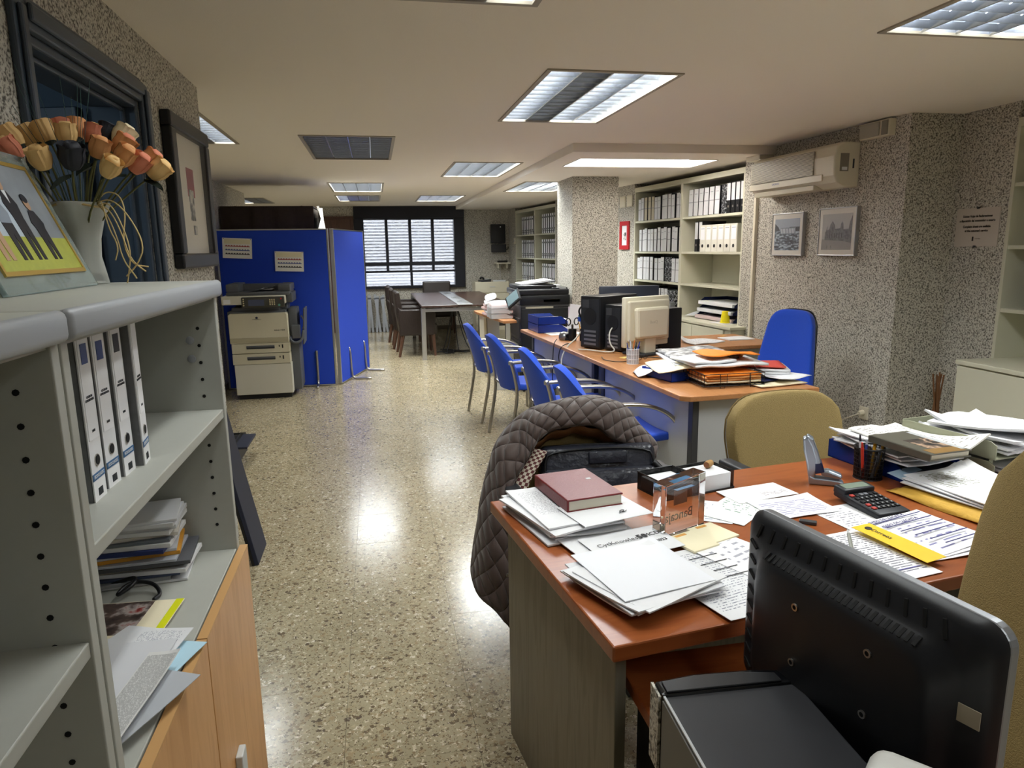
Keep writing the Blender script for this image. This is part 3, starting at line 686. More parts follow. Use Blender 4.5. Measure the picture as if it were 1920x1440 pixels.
# roses
PEACH = [mat('rose_peach', 'D79A62', .7, noise=(60, .12)), mat('rose_cream', 'DDB678', .7, noise=(60, .12)), mat('rose_pink', 'D07E60', .7, noise=(60, .15)), mat('rose_black', '2B2C33', .7), mat('rose_ivory', 'E6D6B0', .7)]
STEM = mat('rose_stem', '5A5A30', .7); LEAF = mat('rose_leaf', '1E2C26', .6)
def rose_mesh():
    """outer petals, inner bud as two builders"""
    out = B()
    for k in range(5):
        a0 = k*2*math.pi/5; pts = []
        for i in range(6):
            v = i/5; row = []
            for j in range(5):
                u = (j/4-.5)*1.75; r = .010+.0085*math.sin(min(1, v*1.25)*math.pi*.62)-.003*v*v+.0022*abs(u)**2*v*1.2
                if v == 1: r += .0026
                row.append((r*math.cos(a0+u*.95), r*math.sin(a0+u*.95), -.001+v*.036-(u*u)*.004*v))
            row = row; pts.append(row)
        out.grid(pts)
    out.uv = None
    inn = B(); inn.lathe([(.003, .0), (.011, .006), (.0145, .018), (.011, .032), (.0075, .038), (.004, .034), (.0, .026)], 10, lobes=3, lobe=.12)
    return out, inn
_ro, _ri = rose_mesh(); rz_parts = None
def leafm(L=.035, w=.012):
    b = B(); b.grid([[(s*w*math.sin(math.pi*min(.98, max(.03, v))), v*L, .006*abs(s)-.01*v*v) for s in (-1, 0, 1)] for v in (0, .25, .5, .75, 1)]); return b
ROSES = [(-.756, 1.69, 1.705, 0), (-.735, 1.74, 1.738, 1), (-.722, 1.79, 1.748, 1), (-.690, 1.78, 1.754, 1), (-.668, 1.80, 1.764, 2), (-.640, 1.74, 1.745, 1), (-.610, 1.79, 1.752, 2), (-.660, 1.66, 1.685, 1), (-.612, 1.67, 1.688, 3), (-.590, 1.80, 1.758, 3),
 (-.580, 1.72, 1.716, 0), (-.556, 1.79, 1.752, 4), (-.546, 1.75, 1.725, 0), (-.545, 1.66, 1.672, 1), (-.510, 1.72, 1.688, 2), (-.500, 1.76, 1.698, 0), (-.480, 1.74, 1.678, 1), (-.650, 1.82, 1.768, 0), (-.715, 1.68, 1.705, 2), (-.530, 1.70, 1.700, 0)]
RL = ['peach', 'cream', 'pink tipped', 'black', 'ivory white']
for k, (x, y, z, c) in enumerate(ROSES):
    t = T('artificial_rose', '%s artificial rose, %s from the left in vase bouquet' % (RL[c], ORD[sorted(q[0] for q in ROSES).index(x)]), 'rose', (x, y, z-.03), group='artificial roses in the vase')
    d = Vector((x-vx, (y-vy)*.6, .12)).normalized(); q = d.to_track_quat('Z', 'Y').to_euler()
    sc = (.92+.2*rng.random())
    op = _ro.o('petals', PEACH[c], t, rot=q, smooth='all'); ip = _ri.o('bud', PEACH[c if c in (3, 4) else (c+2) % 3 if k % 3 == 0 else c], t, rot=q, smooth='all')
    op.scale = ip.scale = (sc*1.28,)*3
    B().lathe([(.002, -.008), (.011, -.002), (.013, .004)], 8, cap=False).o('calyx', LEAF, t, rot=q)
    e = Vector((vx+(x-vx)*.2-x, vy+(y-vy)*.2-y, TOPZ+.165-z)); e2 = Vector((vx-(x-vx)*.1-x, vy-(y-vy)*.1-y, TOPZ+.03-z))
    B().tube([(0, 0, 0), d*-.05, e, e2], .0022, 5, smooth=2).o('stem', STEM, t, smooth='all')
    if k % 2 == 0:
        lm = leafm(.05, .013).o('leaf', LEAF, t, (d.x*-.02, d.y*-.02, d.z*-.02), (rng.uniform(-.5, .3), rng.uniform(-.4, .4), rng.random()*6))
# thin grass blades above the bouquet
t = T('dried_grass', 'thin tall dried grass blades rising above the roses', 'dried grass', (vx, vy, TOPZ+.02))
for k in range(11):
    a = -.10+.15*rng.random(); B().tube([(0, 0, .06), (a*.4, rng.uniform(-.02, .03), .22), (a*1.1, rng.uniform(-.02, .05), .33+rng.random()*.12)], .0006, 4, smooth=2).o('blade', mat('grass_blade', '3C5A58', .6), t)
# raffia
RAF = mat('raffia', 'C9B07A', .75)
t = T('raffia_bow', 'pale raffia strands tied round the vase rim', 'raffia', (vx, vy, TOPZ+.172))
B().tube([(.055*math.cos(q), .055*math.sin(q), .004*math.sin(3*q)) for q in [i*.35 for i in range(19)]], .0025, 5).o('loop', RAF, t, smooth='all')
for pts in ([(.05, -.03, .0), (.08, -.05, .004), (.105, -.07, -.04), (.12, -.075, -.10), (.105, -.06, -.15), (.10, -.06, -.17)],
            [(.05, -.03, 0), (.075, -.04, -.01), (.10, -.06, -.06), (.115, -.07, -.12), (.145, -.075, -.145)],
            [(.05, -.03, .006), (.085, -.045, .012), (.125, -.07, -.03), (.15, -.08, -.09), (.13, -.075, -.13), (.10, -.06, -.155)],
            [(.05, -.03, 0), (.07, -.045, -.02), (.09, -.06, -.07), (.10, -.07, -.12), (.12, -.075, -.15), (.125, -.075, -.16)],
            [(.05, -.03, 0), (.065, -.05, .01), (.075, -.06, -.05), (.095, -.07, -.09), (.085, -.07, -.12)],
            [(.05, -.03, .01), (.07, -.03, .03), (.10, -.04, .02), (.11, -.05, -.02), (.10, -.06, -.08), (.115, -.065, -.13), (.15, -.07, -.135)]):
    B().tube(pts, .0016, 5, smooth=2).o('strand', RAF, t, smooth='all')
# framed print on the left wall
t = T('framed_print', 'black framed print with small red square on the left wall', 'picture', (XL+.001, 3.33, 1.415))
FW = .32
b = B()
for a in ((-FW, FW, 0, .06), (-FW, FW, .545, .605), (-FW, -FW+.07, .06, .545), (FW-.07, FW, .06, .545)): b.box(0, .04, a[0], a[1], a[2], a[3])
b.o('frame', BLACK, t, bev=.008)
B().box(.002, .012, -.25, .25, .06, .545).o('mount', mat('mount_cream', 'D6CFBE', .6), t)
B().box(.012, .0125, -.045, .075, .30, .42).o('print_red', mat('print_red_sq', '8E3438', .6), t)
B().box(.0122, .0128, -.03, .05, .20, .33).o('print_sketch', photo_noise('sketch', [(.42, '2A2A2A'), (.5, '8C877C'), (.56, 'B9B2A0')], 30), t)
B().box(.0122, .0128, .0, .06, .14, .18).o('print_mark', photo_noise('sketch', [], 30), t)
B().box(.03, .031, -.25, .25, .06, .545).o('glazing', GLAZE, t)
# slotted black stool and navy board behind the bookcase
t = T('slotted_footrest', 'low black slotted plastic stand on the terrazzo beyond grey bookcase', 'footrest', (-1.18, 5.12, 0))
for x in (-.22, .14): B().box(x-.02, x+.02, -.04, .27, 0, .14).o('leg', BLACK, t, bev=.003)
B().box(-.24, .16, .27, .285, .0, .14).o('back_board', BLACK, t)
for k in range(7): B().box(-.26+k*.06, -.225+k*.06, -.2, .17, .14, .155).o('slat', BLACK, t, bev=.002)
B().box(.16, .25, -.2, .17, .14, .156).o('side_flap', NAVY, t, bev=.003)
B().box(-.27, .16, -.205, -.19, .13, .158).o('front_rail', BLACK, t)
t = T('navy_board', 'navy blue board leaning against wall beyond the grey bookcase', 'board', (-.637, 3.30, 0))
B().box(0, .02, 0, .25, 0, .75, Matrix.Rotation(R(-10.5), 4, 'Y')).o('panel', NAVY, t, bev=.003)
B().box(.0-.012, 0, .0, .25, 0.0, .75, Matrix.Rotation(R(-10.5), 4, 'Y')).o('backing', BLACK, t)
# ================================================================== BLUE SCREEN AND COPIER
t = T('blue_folding_screen', 'tall blue fabric folding screen with aluminium edges behind the beige copier', 'screen', (-.476, 7.90, 0))
SH = 1.71
def scr_panel(p0, p1, n):
    v = Vector((p1[0]-p0[0], p1[1]-p0[1])); L = v.length; a = math.atan2(v.y, v.x)
    pn = B().box(.02, L-.02, -.018, .018, .02, SH-.012).o(n, BLUEF2, t, (p0[0], p0[1], 0), (0, 0, a), bev=.004)
    for x in ((0, .02), (L-.02, L)): B().box(x[0], x[1], -.02, .02, .01, SH).o('edge_profile', ALU, pn, bev=.004)
    B().box(.02, L-.02, -.02, .02, SH-.012, SH).o('top_profile', ALU, pn); B().box(.02, L-.02, -.02, .02, .01, .02).o('bottom_profile', ALU, pn)
    return pn, L
pf, L = scr_panel((-1.15, .03), (0, 0), 'panel')
ps, L2 = scr_panel((.03, .02), (.335, 1.09), 'panel')
def foot(par, x, side):
    B().tube([(x, .0, .38), (x, -.025, .36), (x, -.03, .07), (x, -.05, .02), (x, -.09, .012), (x, -.26, .012)] if side else [(x, -.025, .40), (x, -.026, .38), (x, -.03, .10), (x, -.05, .03), (x, -.10, .012), (x, -.16, .012)], .014, 8, smooth=1).o('foot', CHROME, par, smooth='all')
foot(pf, L-.20, 0); foot(pf, .5, 0); foot(ps, .33, 1); foot(ps, .90, 1)
for k, (x, z, lab) in enumerate(((-1.41, 1.515, 'white poster with coloured rows pinned high on the blue screen, left'), (-.893, 1.37, 'white poster with coloured rows pinned above the copier, right'))):
    t = T('pinned_poster', lab, 'poster', (x, 7.877+.012*(1-k), z), group='posters on the blue screen', rot=(0, R(2 if k else 3), R(-1.5)))
    B().box(-.147, .147, -.003, -.001, -.104, .104).o('sheet', printed('poster_print', 'E6E6E2', 'A0A0A8', 18, .4, 10), t)
    B().box(-.13, .13, -.0036, -.003, .045, .095).o('heading', mat('poster_cream', 'E2DCC0', .6), t)
    for q, (zz, c) in enumerate(((.02, 'A04848'), (-.02, '4A5C98'), (-.06, '2A2A30'))):
        B().box(-.12, .125, -.0036, -.003, zz-.004, zz+.004).o('coloured_row', mat('poster_row_%d' % q, c, .6), t)
        for w in range(9): B().box(-.115+w*.027, -.103+w*.027, -.0036, -.003, zz+.004, zz+.012).o('row_mark', mat('poster_row_%d' % q), t) if k == 0 or True else None
    for sx in (-.135, .135): B().cyl((sx, -.003, .095), (sx, -.008, .095), .004, n=8).o('pin', BLACK, t)
t = T('office_copier', 'beige office copier with grey feeder standing before the blue screen', 'copier', (-1.165, 7.33, 0), R(1))
# local: x width centred, front at y=0, depth +y
CPB = mat('copier_cream', 'C5BFA8', .45); CPL = mat('copier_light', 'C9C6B8', .45); CPG = mat('copier_grey', '54575C', .5); CPD = mat('copier_dark', '303338', .5)
B().rbox(-.27, .28, .0, .53, .05, .36, .006, 2).o('stand', CPL, t)
B().box(-.25, .26, .03, .50, 0.0, .05).o('base', BLACK, t)
for z0, z1 in ((.36, .47), (.472, .575)):
    d = B().rbox(-.28, .275, -.004, .52, z0+.002, z1-.002, .004, 2).o('paper_drawer', CPB, t)
    B().box(-.14, .13, -.010, -.003, z0+.045, z0+.075).o('handle_recess', CPD, d, bev=.004); B().box(-.14, .13, -.016, -.009, z0+.062, z0+.078).o('handle', CPG, d, bev=.003)
    B().box(.17, .18, -.006, -.003, z0+.06, z0+.078).o('indicator', BLACK, d); B().box(.20, .213, -.006, -.003, z0+.045, z0+.082).o('gauge', BLACK, d)
B().prism([(-.29, .575), (.272, .575), (.276, .60), (.272, .86), (.255, .875), (-.27, .875), (-.29, .86)], -.52, .006, Matrix.Rotation(R(90), 4, 'X')).o('front_door', CPB, t, bev=.006)
B().box(-.288, .27, -.012, -.005, .585, .63).o('door_step', mat('copier_step', 'A79F86', .5), t, bev=.003)
B().cyl((-.02, -.005, .83), (-.02, -.008, .83), .012, n=16).o('logo', NAVY, t)
text('KONICA MINOLTA', .010, CPD, t, (-.02, -.0075, .812), (R(90), 0, 0)); text('bizhub C250', .020, BLACK, t, (.19, -.0078, .70), (R(90), 0, 0), bold=.0004)
B().rbox(-.30, .26, .03, .5, .60, .895, .01, 2).o('left_side', CPG, t, smooth=True)
B().box(-.26, .20, .05, .48, .885, .93).o('output_tray', CPG, t, bev=.01)
B().rbox(.02, .26, .18, .50, .89, 1.02, .01, 2).o('neck', CPG, t, smooth=True)
B().box(-.27, .02, .40, .5, .89, 1.02).o('rear_neck', CPD, t)
B().rbox(-.33, .27, -.05, .50, .965, 1.05, .012, 3).o('scanner_body', CPL, t, smooth=True)
B().rbox(.27, .33, .05, .48, .97, 1.07, .01, 2).o('scanner_end', CPG, t, smooth=True)
cp = B().rbox(-.14, .265, -.085, -.045, .935, 1.04, .010, 3).o('control_panel', mat('panel_brown', '3B3A34', .45), t, smooth=True)
B().box(-.075, .075, -.088, -.084, .955, 1.015).o('screen', mat('lcd', '4A5168', .25), cp)
for r_ in range(4):
    for c_ in range(3): B().cyl((.130+c_*.020, -.084, 1.012-r_*.016), (.130+c_*.020, -.089, 1.012-r_*.016), .0065, n=10).o('key', mat('key_beige', 'C9BE96', .5), cp)
for r_ in range(4): B().cyl((-.118, -.084, 1.02-r_*.02), (-.118, -.089, 1.02-r_*.02), .007, n=10).o('key', MATS['key_beige'], cp)
B().cyl((.215, -.084, .958), (.215, -.09, .958), .011, n=12).o('start_key', mat('key_green', '5FA08A', .5), cp); B().cyl((.235, -.084, 1.02), (.235, -.09, 1.02), .008, n=10).o('stop_key', RED, cp)
B().box(-.31, -.245, -.052, -.049, .975, 1.02).o('sticker', WHITE, t)
B().rbox(-.29, .31, .0, .50, 1.05, 1.085, .01, 2).o('lid', CPG, t, smooth=True)
B().rbox(-.29, -.17, .02, .48, 1.085, 1.165, .012, 2).o('feeder_end', CPG, t, smooth=True); B().rbox(.20, .32, .02, .48, 1.085, 1.155, .012, 2).o('feeder_end', CPG, t, smooth=True)
B().box(-.17, .20, .30, .48, 1.085, 1.15).o('feeder_back', CPG, t)
B().box(-.17, .12, .05, .30, 0, .008, Matrix.Translation((.03, 0, 1.10)) @ Matrix.Rotation(R(-12), 4, 'Y')).o('feed_tray', CPD, t, bev=.003)
B().box(.03, .14, .08, .26, 1.10, 1.112).o('fed_paper', WHITE, t)
tr = B().rbox(.275, .36, .10, .40, .62, .91, .012, 2).o('bypass_housing', CPG, t, smooth=True)
B().box(.36, .375, .08, .42, .56, .93, Matrix.Rotation(R(4), 4, 'Y')).o('bypass_tray', CPG, tr, bev=.004); B().tube([(.28, .05, .62), (.29, .03, .58), (.34, .03, .555), (.40, .06, .59), (.41, .08, .68)], .014, 6, smooth=1).o('catch_bar', CPG, tr, smooth='all')
B().box(.30, .385, .02, .06, .60, .74, Matrix.Translation((0, .03, 0))).o('catch_tray', CPG, tr, bev=.008)
B().tube([(.37, .42, .80), (.40, .40, .76), (.405, .40, .70), (.38, .42, .66)], .008, 6, smooth=2).o('power_cable', WHITE, t, smooth='all')
B().rbox(.26, .36, .12, .50, .06, .56, .008, 2).o('side_cover', CPG, t, smooth=True)
# cloth covered bulk standing behind the screen
t = T('covered_crate', 'tall crate under brown cloth with torn white edge behind blue screen', 'crate', (-1.12, 8.62, 0), R(-1))
CLOTH = mat('brown_dust_cloth', '3E342D', .95, noise=(18, .25), bump=(24, .5)); FOAM = mat('torn_white_wadding', 'D8D3C8', .95, bump=(40, .8))
pts = []
for i in range(13):
    z = 1.975*(i/12); row = []
    for j in range(25):
        x = -.52+1.0*j/24; row.append((x, -.28+.012*math.sin(x*23+z*4)+.008*math.sin(x*51), z-.02*abs(math.sin(x*9))*(i == 12)))
    pts.append(row)
B().grid(pts).o('cloth_front', CLOTH, t, smooth='all')
B().prism([(-.52, -.28), (.48, -.28), (.48, .35), (-.52, .35)], 1.955, 1.972).o('cloth_top', CLOTH, t, bev=.01)
B().box(-.50, .47, -.262, .34, 0, 1.955).o('crate_body', mat('crate_board', '4A3F34', .9), t)
pts = []
for i in range(16):
    z = 1.965*(i/15); row = []
    for j in range(7):
        y = -.29+.64*j/6; row.append((.50+.055*(.5+.5*math.sin(z*31+y*17))*(1 if i < 15 else .5)+.012*rng.random(), y, z+(.015*rng.random() if i == 15 else 0)))
    pts.append(row)
B().grid(pts).o('torn_edge', FOAM, t, smooth='all')
# ================================================================== MEETING TABLE
t = T('meeting_table', 'dark wood meeting table with metal frame before the window', 'table', (1.16, 10.75, 0), R(0))
B().box(-.58, .62, -1.42, 1.45, .712, .742).o('table_top', DARKWOOD, t, bev=.004)
ch = B().box(-.10, .10, -1.44, 1.45, .742, .752).o('cable_channel', ALU, t, bev=.003)
for y in (-1.0, -.2, .9): B().box(-.05, .05, y-.12, y+.12, .752, .756).o('channel_flap', mat('flap_grey', '8E9092', .4, .8), ch); 
for y in (-.95, -.15, .95): B().box(-.02, .02, y-.03, y+.03, .756, .758).o('channel_socket', BLACK, ch)
for y in (-1.30, 1.30): B().box(-.56, .60, y-.025, y+.025, .65, .695).o('cross_beam', ALU, t, bev=.003)
for x, y in ((-.555, -1.30), (-.555, 1.30), (.595, -1.30), (.595, 1.30)): B().box(x-.03, x+.03, y-.03, y+.03, 0, .70).o('leg', ALU, t, bev=.004)
for x in (-.35, .35): B().box(x-.02, x+.02, -1.3, 1.3, .665, .69).o('side_beam', ALU, t)
for x in (-.3, -.15): B().box(x, x+.04, -1.31, -1.27, .695, .712).o('spacer', ALU, t)
t = T('floor_cables', 'black tangled cables hanging below the dark meeting table', 'cables', (1.1, 10.1, 0))
for k in range(8):
    a = rng.uniform(-.12, .12); B().tube([(a*.3, 0, .70), (a, .05, .4), (a*2, -.05, .12), (a*3, rng.uniform(-.2, .2), .012), (a*3+rng.uniform(-.3, .3), rng.uniform(-.3, .3), .012), (rng.uniform(-.3, .3), rng.uniform(-.3, .3), .012)], .007, 6, smooth=2).o('cable', BLACK, t, smooth='all')
def leather_chair():
    t = T('leather_chair', '', 'chair')
    # faces +x ; origin floor centre
    B().rbox(-.25, .26, -.27, .27, .30, .46, .03, 3).o('seat', LEATHER, t, smooth=True)
    B().prism([(-.25, .30), (-.17, .30), (-.205, .60), (-.25, .90), (-.29, .905), (-.315, .89), (-.30, .60)], -.25, .25, Matrix.Rotation(R(90), 4, 'X')).o('backrest', LEATHER, t, bev=.02)
    for s in (-1, 1):
        B().prism([(-.27, .30), (.22, .30), (.24, .60), (.20, .655), (-.24, .66), (-.28, .70)], min(s*.25, s*.30), max(s*.25, s*.30), Matrix.Rotation(R(90), 4, 'X')).o('armrest', LEATHER, t, bev=.015)
        for x, dx in ((-.22, -.06), (.20, .02)): B().cyl((x, s*.25, .31), (x+dx, s*.255, 0), .028, .018, 8).o('leg', DOORWOOD, t, smooth=True)
    return t
lc = leather_chair(); lc['label'] = 'dark leather armchair at table, nearest on the screen side'; lc.location = (.55, 10.05, 0); lc.rotation_euler = (0, 0, R(2)); lc['group'] = 'dark leather meeting chairs'
for loc, a, lab in (((.50, 10.85, 0), 0, 'dark leather armchair at table, middle one on the screen side'), ((.46, 11.65, 0), -3, 'dark leather armchair at table, farthest on the screen side'),
                    ((1.08, 12.55, 0), -90, 'dark leather armchair at the window head of meeting table'), ((1.95, 10.9, 0), 180, 'dark leather armchair at table on the shelving side')):
    dup(lc, loc, R(a), lab)
# loose radiator slats leaning under the window
SLT = mat('slat_grey', 'A4A8AE', .4, .5)
for k in range(8):
    x = -.155+k*.066; lean = (2, -3, 4, -6, 1, -8, 5, -2)[k]
    t = T('leaning_slat', '%s grey metal slat from the blue screen, leaning under window' % ORD[k], 'slat', (x, 12.93, 0), group='grey slats under the window', rot=(R(-5), R(lean), 0))
    B().box(-.022, .022, -.03, .03, 0, .69-.015*(k % 3)).o('strip', SLT, t, bev=.003); B().box(-.024, .024, -.032, .032, .60, .63).o('bracket', mat('slat_dark', '5C6066', .4, .5), t)
# white drawer cabinet with telephone, back right corner
t = T('drawer_cabinet', 'ivory drawer cabinet in the far corner beside the window', 'cabinet', (2.02, 12.62, 0))
B().box(-.26, .36, -.02, .40, 0, .88).o('carcass', IVORY, t, bev=.004)
for k in range(4): d = B().box(-.25, .35, -.035, -.02, .10+k*.195, .285+k*.195).o('drawer', IVORY, t, bev=.003); B().box(.0, .10, -.045, -.035, .20+k*.195, .215+k*.195).o('pull', MGREY, d)
t = T('desk_telephone', 'dark desk telephone on the ivory drawer cabinet', 'telephone', (1.95, 12.72, .88), R(10))
B().prism([(-.09, 0), (.09, 0), (.09, .05), (-.09, .025)], -.11, .11, Matrix.Rotation(R(90), 4, 'X')).o('body', DGREY, t, bev=.004); B().tube([(-.05, -.09, .055), (-.05, -.05, .075), (-.05, .05, .075), (-.05, .09, .055)], .018, 8, smooth=2).o('handset', BLACK, t, smooth='all'); B().box(.0, .07, -.06, .06, .03, .052).o('keypad', MGREY, t)
t = T('grey_keyboard', 'slim grey keyboard lying on the ivory drawer cabinet', 'keyboard', (2.22, 12.70, .88), R(-12)); B().box(-.12, .12, -.06, .06, 0, .02).o('case', MGREY, t, bev=.004); B().box(-.11, .11, -.05, .05, .02, .026).o('keys', LGREY, t)
t = T('wall_switchboard', 'black wall mounted switchboard box in the far corner', 'switchboard', (2.265, YB-.001, 1.40))
B().rbox(-.135, .135, -.12, 0, .17, .51, .012, 2).o('case', BLACK, t, smooth=True); B().cyl((.04, -.12, .46), (.04, -.124, .46), .012, n=10).o('light', WHITE, t); B().rbox(-.12, .15, -.10, 0, .0, .145, .01, 2).o('lower_case', CHARC, t, smooth=True)
B().tube([(.1, -.06, .06), (.18, -.05, .04), (.2, -.03, .1)], .008, 6, smooth=2).o('cable', BLACK, t)
t = T('wall_shelf', 'small white wall shelf below the black switchboard', 'shelf', (2.34, YB-.001, 1.19)); B().box(-.15, .13, -.22, 0, 0, .025).o('board', ACW, t, bev=.003); B().box(-.1, -.08, -.18, 0, -.08, 0).o('bracket', ACW, t); B().box(.06, .08, -.18, 0, -.08, 0).o('bracket', ACW, t)
t = T('network_box', 'flat black device lying on the small wall shelf', 'device', (2.33, YB-.12, 1.215)); B().rbox(-.09, .09, -.06, .06, 0, .035, .005, 2).o('case', BLACK, t); B().tube([(0, .02, .02), (-.02, .09, -.05), (-.03, .10, -.33)], .004, 5, smooth=2).o('cord', WHITE, t)
t = T('wall_switch', 'white wall switch beside the far shelving', 'switch', (2.525, 12.66, 1.58), R(-85)); B().box(-.03, .03, -.03, -.005, -.04, .07).o('plate', ACW, t, bev=.004); B().box(-.012, .012, -.034, -.03, 0, .04).o('rocker', LGREY, t)
# ================================================================== SHELVING UNITS IN THE RIGHT WALL
def shelving(A, d, n, s0, sm, s1, levels, counter, off, top, label, D=.38, z0=0.):
    t = T('built_in_shelving', label, 'shelving', (A.x, A.y, 0), math.atan2(d.y, d.x), group='built-in cream shelving')
    B().box(s0, s1, .0, D, top-.02, top+.03).o('top_board', SHELF, t, bev=.003)
    B().box(s0, s1, D-.01, D, 0, top).o('back_panel', SHELF, t)
    for s in (s0+.011, s1-.011): B().box(s-.011, s+.011, 0, D, z0, top-.02).o('side_panel', SHELF, t, bev=.002)
    if sm: B().box(sm-.02, sm+.02, 0, D-.01, counter, top-.02).o('divider', SHELF, t, bev=.002)
    bays = ((s0+.022, sm-.02), (sm+.02, s1-.022)) if sm else ((s0+.022, s1-.022),)
    for a, b_ in bays:
        for z in levels: B().box(a, b_, .005, D-.01, z-.022, z).o('shelf', SHELF, t, bev=.002)
    B().box(s0, s1+(.12 if off > .1 else 0), -off, D-.01, counter-.025, counter).o('counter', SHELF, t, bev=.003)
    if off > .05:
        B().box(s0+.01, s1-.0+(.10 if off > .1 else 0), -off+.02, 0, .0, counter-.025).o('cabinet', SHELF, t)
        L = s1-s0; k = 4
        for i in range(k): B().box(s0+.012+i*L/k, s0+.006+(i+1)*L/k, -off+.005, -off+.02, .06, counter-.035).o('door', SHELF, t, bev=.002)
    return t
NSH = shelving(SA, sd, sn, .245, 1.34, 2.43, (1.757, 1.416, 1.10), .772, .16, 2.10, 'cream built-in shelving of archive boxes between pillar and air conditioner')
FSH = shelving(FA, fd, fn, .285, 1.385, 2.405, (1.70, 1.305, .92), .56, .0, 2.10, 'cream built-in shelving of binders far away behind the pillar')
RSH = shelving(Vector((XR-.005, 3.48)), Vector((0, -1)), Vector((1, 0)), .0, None, 2.42, (1.80, 1.454, 1.094), .80, .24, 2.12, 'cream built-in shelving at the right edge of picture', D=.36)
def wpos(A, d, n, s, o): v = A+d*s+n*o; return v.x, v.y
ARW = mat('archive_white', 'DADBDD', .5); ARC = mat('archive_cream', 'C9C1A8', .6); ARM = photo_noise('archive_marble', [(.46, '121316'), (.53, '34363A'), (.58, 'B0B2B6')], 55); ARG = mat('archive_ivory', 'E4E2D6', .55)
def archive_box(style, w, h, d=.26):
    t = T('archive_box', '', 'archive box')
    side = {'w': BLACK, 'm': ARM, 'k': BLACK, 'i': ARG, 'c': BLACK}[style]; sp = {'w': ARW, 'm': ARM, 'k': BLACK, 'i': ARG, 'c': ARC}[style]
    B().box(-w/2, w/2, .003, d, 0, h).o('body', side, t)
    B().box(-w/2+.006, w/2-.006, 0, .003, .004, h-.003).o('spine', sp, t)
    if style in 'wc': B().box(-w/2+.006, w/2-.006, -.0008, 0, h*.50, h*.53).o('label_line', mat('label_rule', '9A9CA2', .6), t); B().box(-w*.25, w*.25, -.0008, 0, h*.80, h*.82).o('label_text', mat('label_rule'), t)
    if style == 'k': B().box(-w/2+.006, w/2-.006, -.0008, 0, h*.42, h*.97).o('label', ARW, t)
    if style == 'i': B().box(-w*.36, w*.36, -.0008, 0, h*.45, h*.92).o('label', LBL, t); B().box(-w*.3, w*.3, -.0014, -.0008, h*.85, h*.87).o('label_text', mat('label_rule'), t)
    if style in 'ki': B().cyl((0, .002, h*.22), (0, -.0016, h*.22), w*.16, n=10).o('finger_hole', BLACK if style == 'i' else CHROME, t)
    return t
protos = {}
def place_box(A, d, n, s, o, z, style, w, h, label, group, lean=0.):
    key = (style, round(w, 3), round(h, 3))
    x, y = wpos(A, d, n, s, o); rz = math.atan2(d.y, d.x)
    if key not in protos:
        t = archive_box(*key); protos[key] = t; t.location = (x, y, z); t.rotation_euler = (0, 0, rz); t['label'] = label; t['group'] = group
    else: t = dup(protos[key], (x, y, z), rz, label, group)
    if lean: t.rotation_euler = (0, R(lean), rz)
    return t
ROWS = [  # bay start, styles, box width, shelf z, height, name
 (.285, 'wkcccwwwwwwww'.replace('k', 'w'), .079, 1.757, .255, 'top'), (.300, 'wwwwwwwwwwwww', .078, 1.416, .26, 'second'), (.275, 'wwwwwwwwmmww'[:12], .084, 1.10, .26, 'third'), (.30, 'wwwwwwwwwmm', .083, .772, .255, 'bottom')]
for s0, st, w, z, h, nm in ROWS:
    for k, c in enumerate(st):
        place_box(SA, sd, sn, s0+w*(k+.5)+rng.uniform(-.004, .004), .022+rng.uniform(0, .02), z, c, w-.006, h-rng.choice((0, .012)), '%s archive box from the pillar, %s row, shelving beside air conditioner' % (ORD[k], nm), 'archive boxes in the left bay')
for k in range(6): place_box(SA, sd, sn, 1.44+.095*(k+.5), .02, 1.757, 'w', .088, .258, '%s white box in the top right bay beside air conditioner' % ORD[k], 'archive boxes in the right bay', lean=1.5)
place_box(SA, sd, sn, 2.065, .03, 1.757, 'm', .09, .26, 'black marbled archive box in the top right bay of shelving', 'archive boxes in the right bay')
for k in range(4): place_box(SA, sd, sn, 2.135+.072*(k+.5), .01, 1.757, 'k', .066, .268, '%s black binder with white label in the top right bay' % ORD[k], 'archive boxes in the right bay')
for k in range(2): place_box(SA, sd, sn, 1.545+.075*(k+.5), .04, 1.416, 'k', .066, .29, '%s black binder beside the ivory boxes on second shelf' % ORD[k], 'archive boxes in the right bay')
for k in range(6): place_box(SA, sd, sn, 1.70+.105*(k+.5), .01, 1.416, 'i', .102, .25, '%s ivory archive file with finger hole on second shelf' % ORD[k], 'archive boxes in the right bay')
for bay, s0 in (('window side', .56), ('pillar side', 1.66)):
    for nm, z in (('top', 1.70), ('middle', 1.305), ('bottom', .92)):
        for k in range(7):
            x, y = wpos(FA, fd, fn, s0+.098*(k+.5)+rng.uniform(-.006, .006), .03); rz = math.atan2(fd.y, fd.x)
            lab = '%s white binder, %s row, %s bay of the far shelving' % (ORD[k], nm, bay)
            if 'far' not in protos:
                protos['far'] = lever_binder('lever_binder', lab, (x, y, z), (0, 0, rz), .060, .30, .26, board=BLACK, group='binders on the far shelving', detail=False)
                B().cyl((0, 0, .07), (0, -.003, .07), .014, n=8).o('finger_hole', BLACK, protos['far']); B().box(-.030, .030, -.001, 0, .035, .045).o('band', BLACK, protos['far']); B().box(-.02, .02, -.001, 0, .24, .265).o('emblem', DGREY, protos['far'])
            else: dup(protos['far'], (x, y, z), rz, lab)
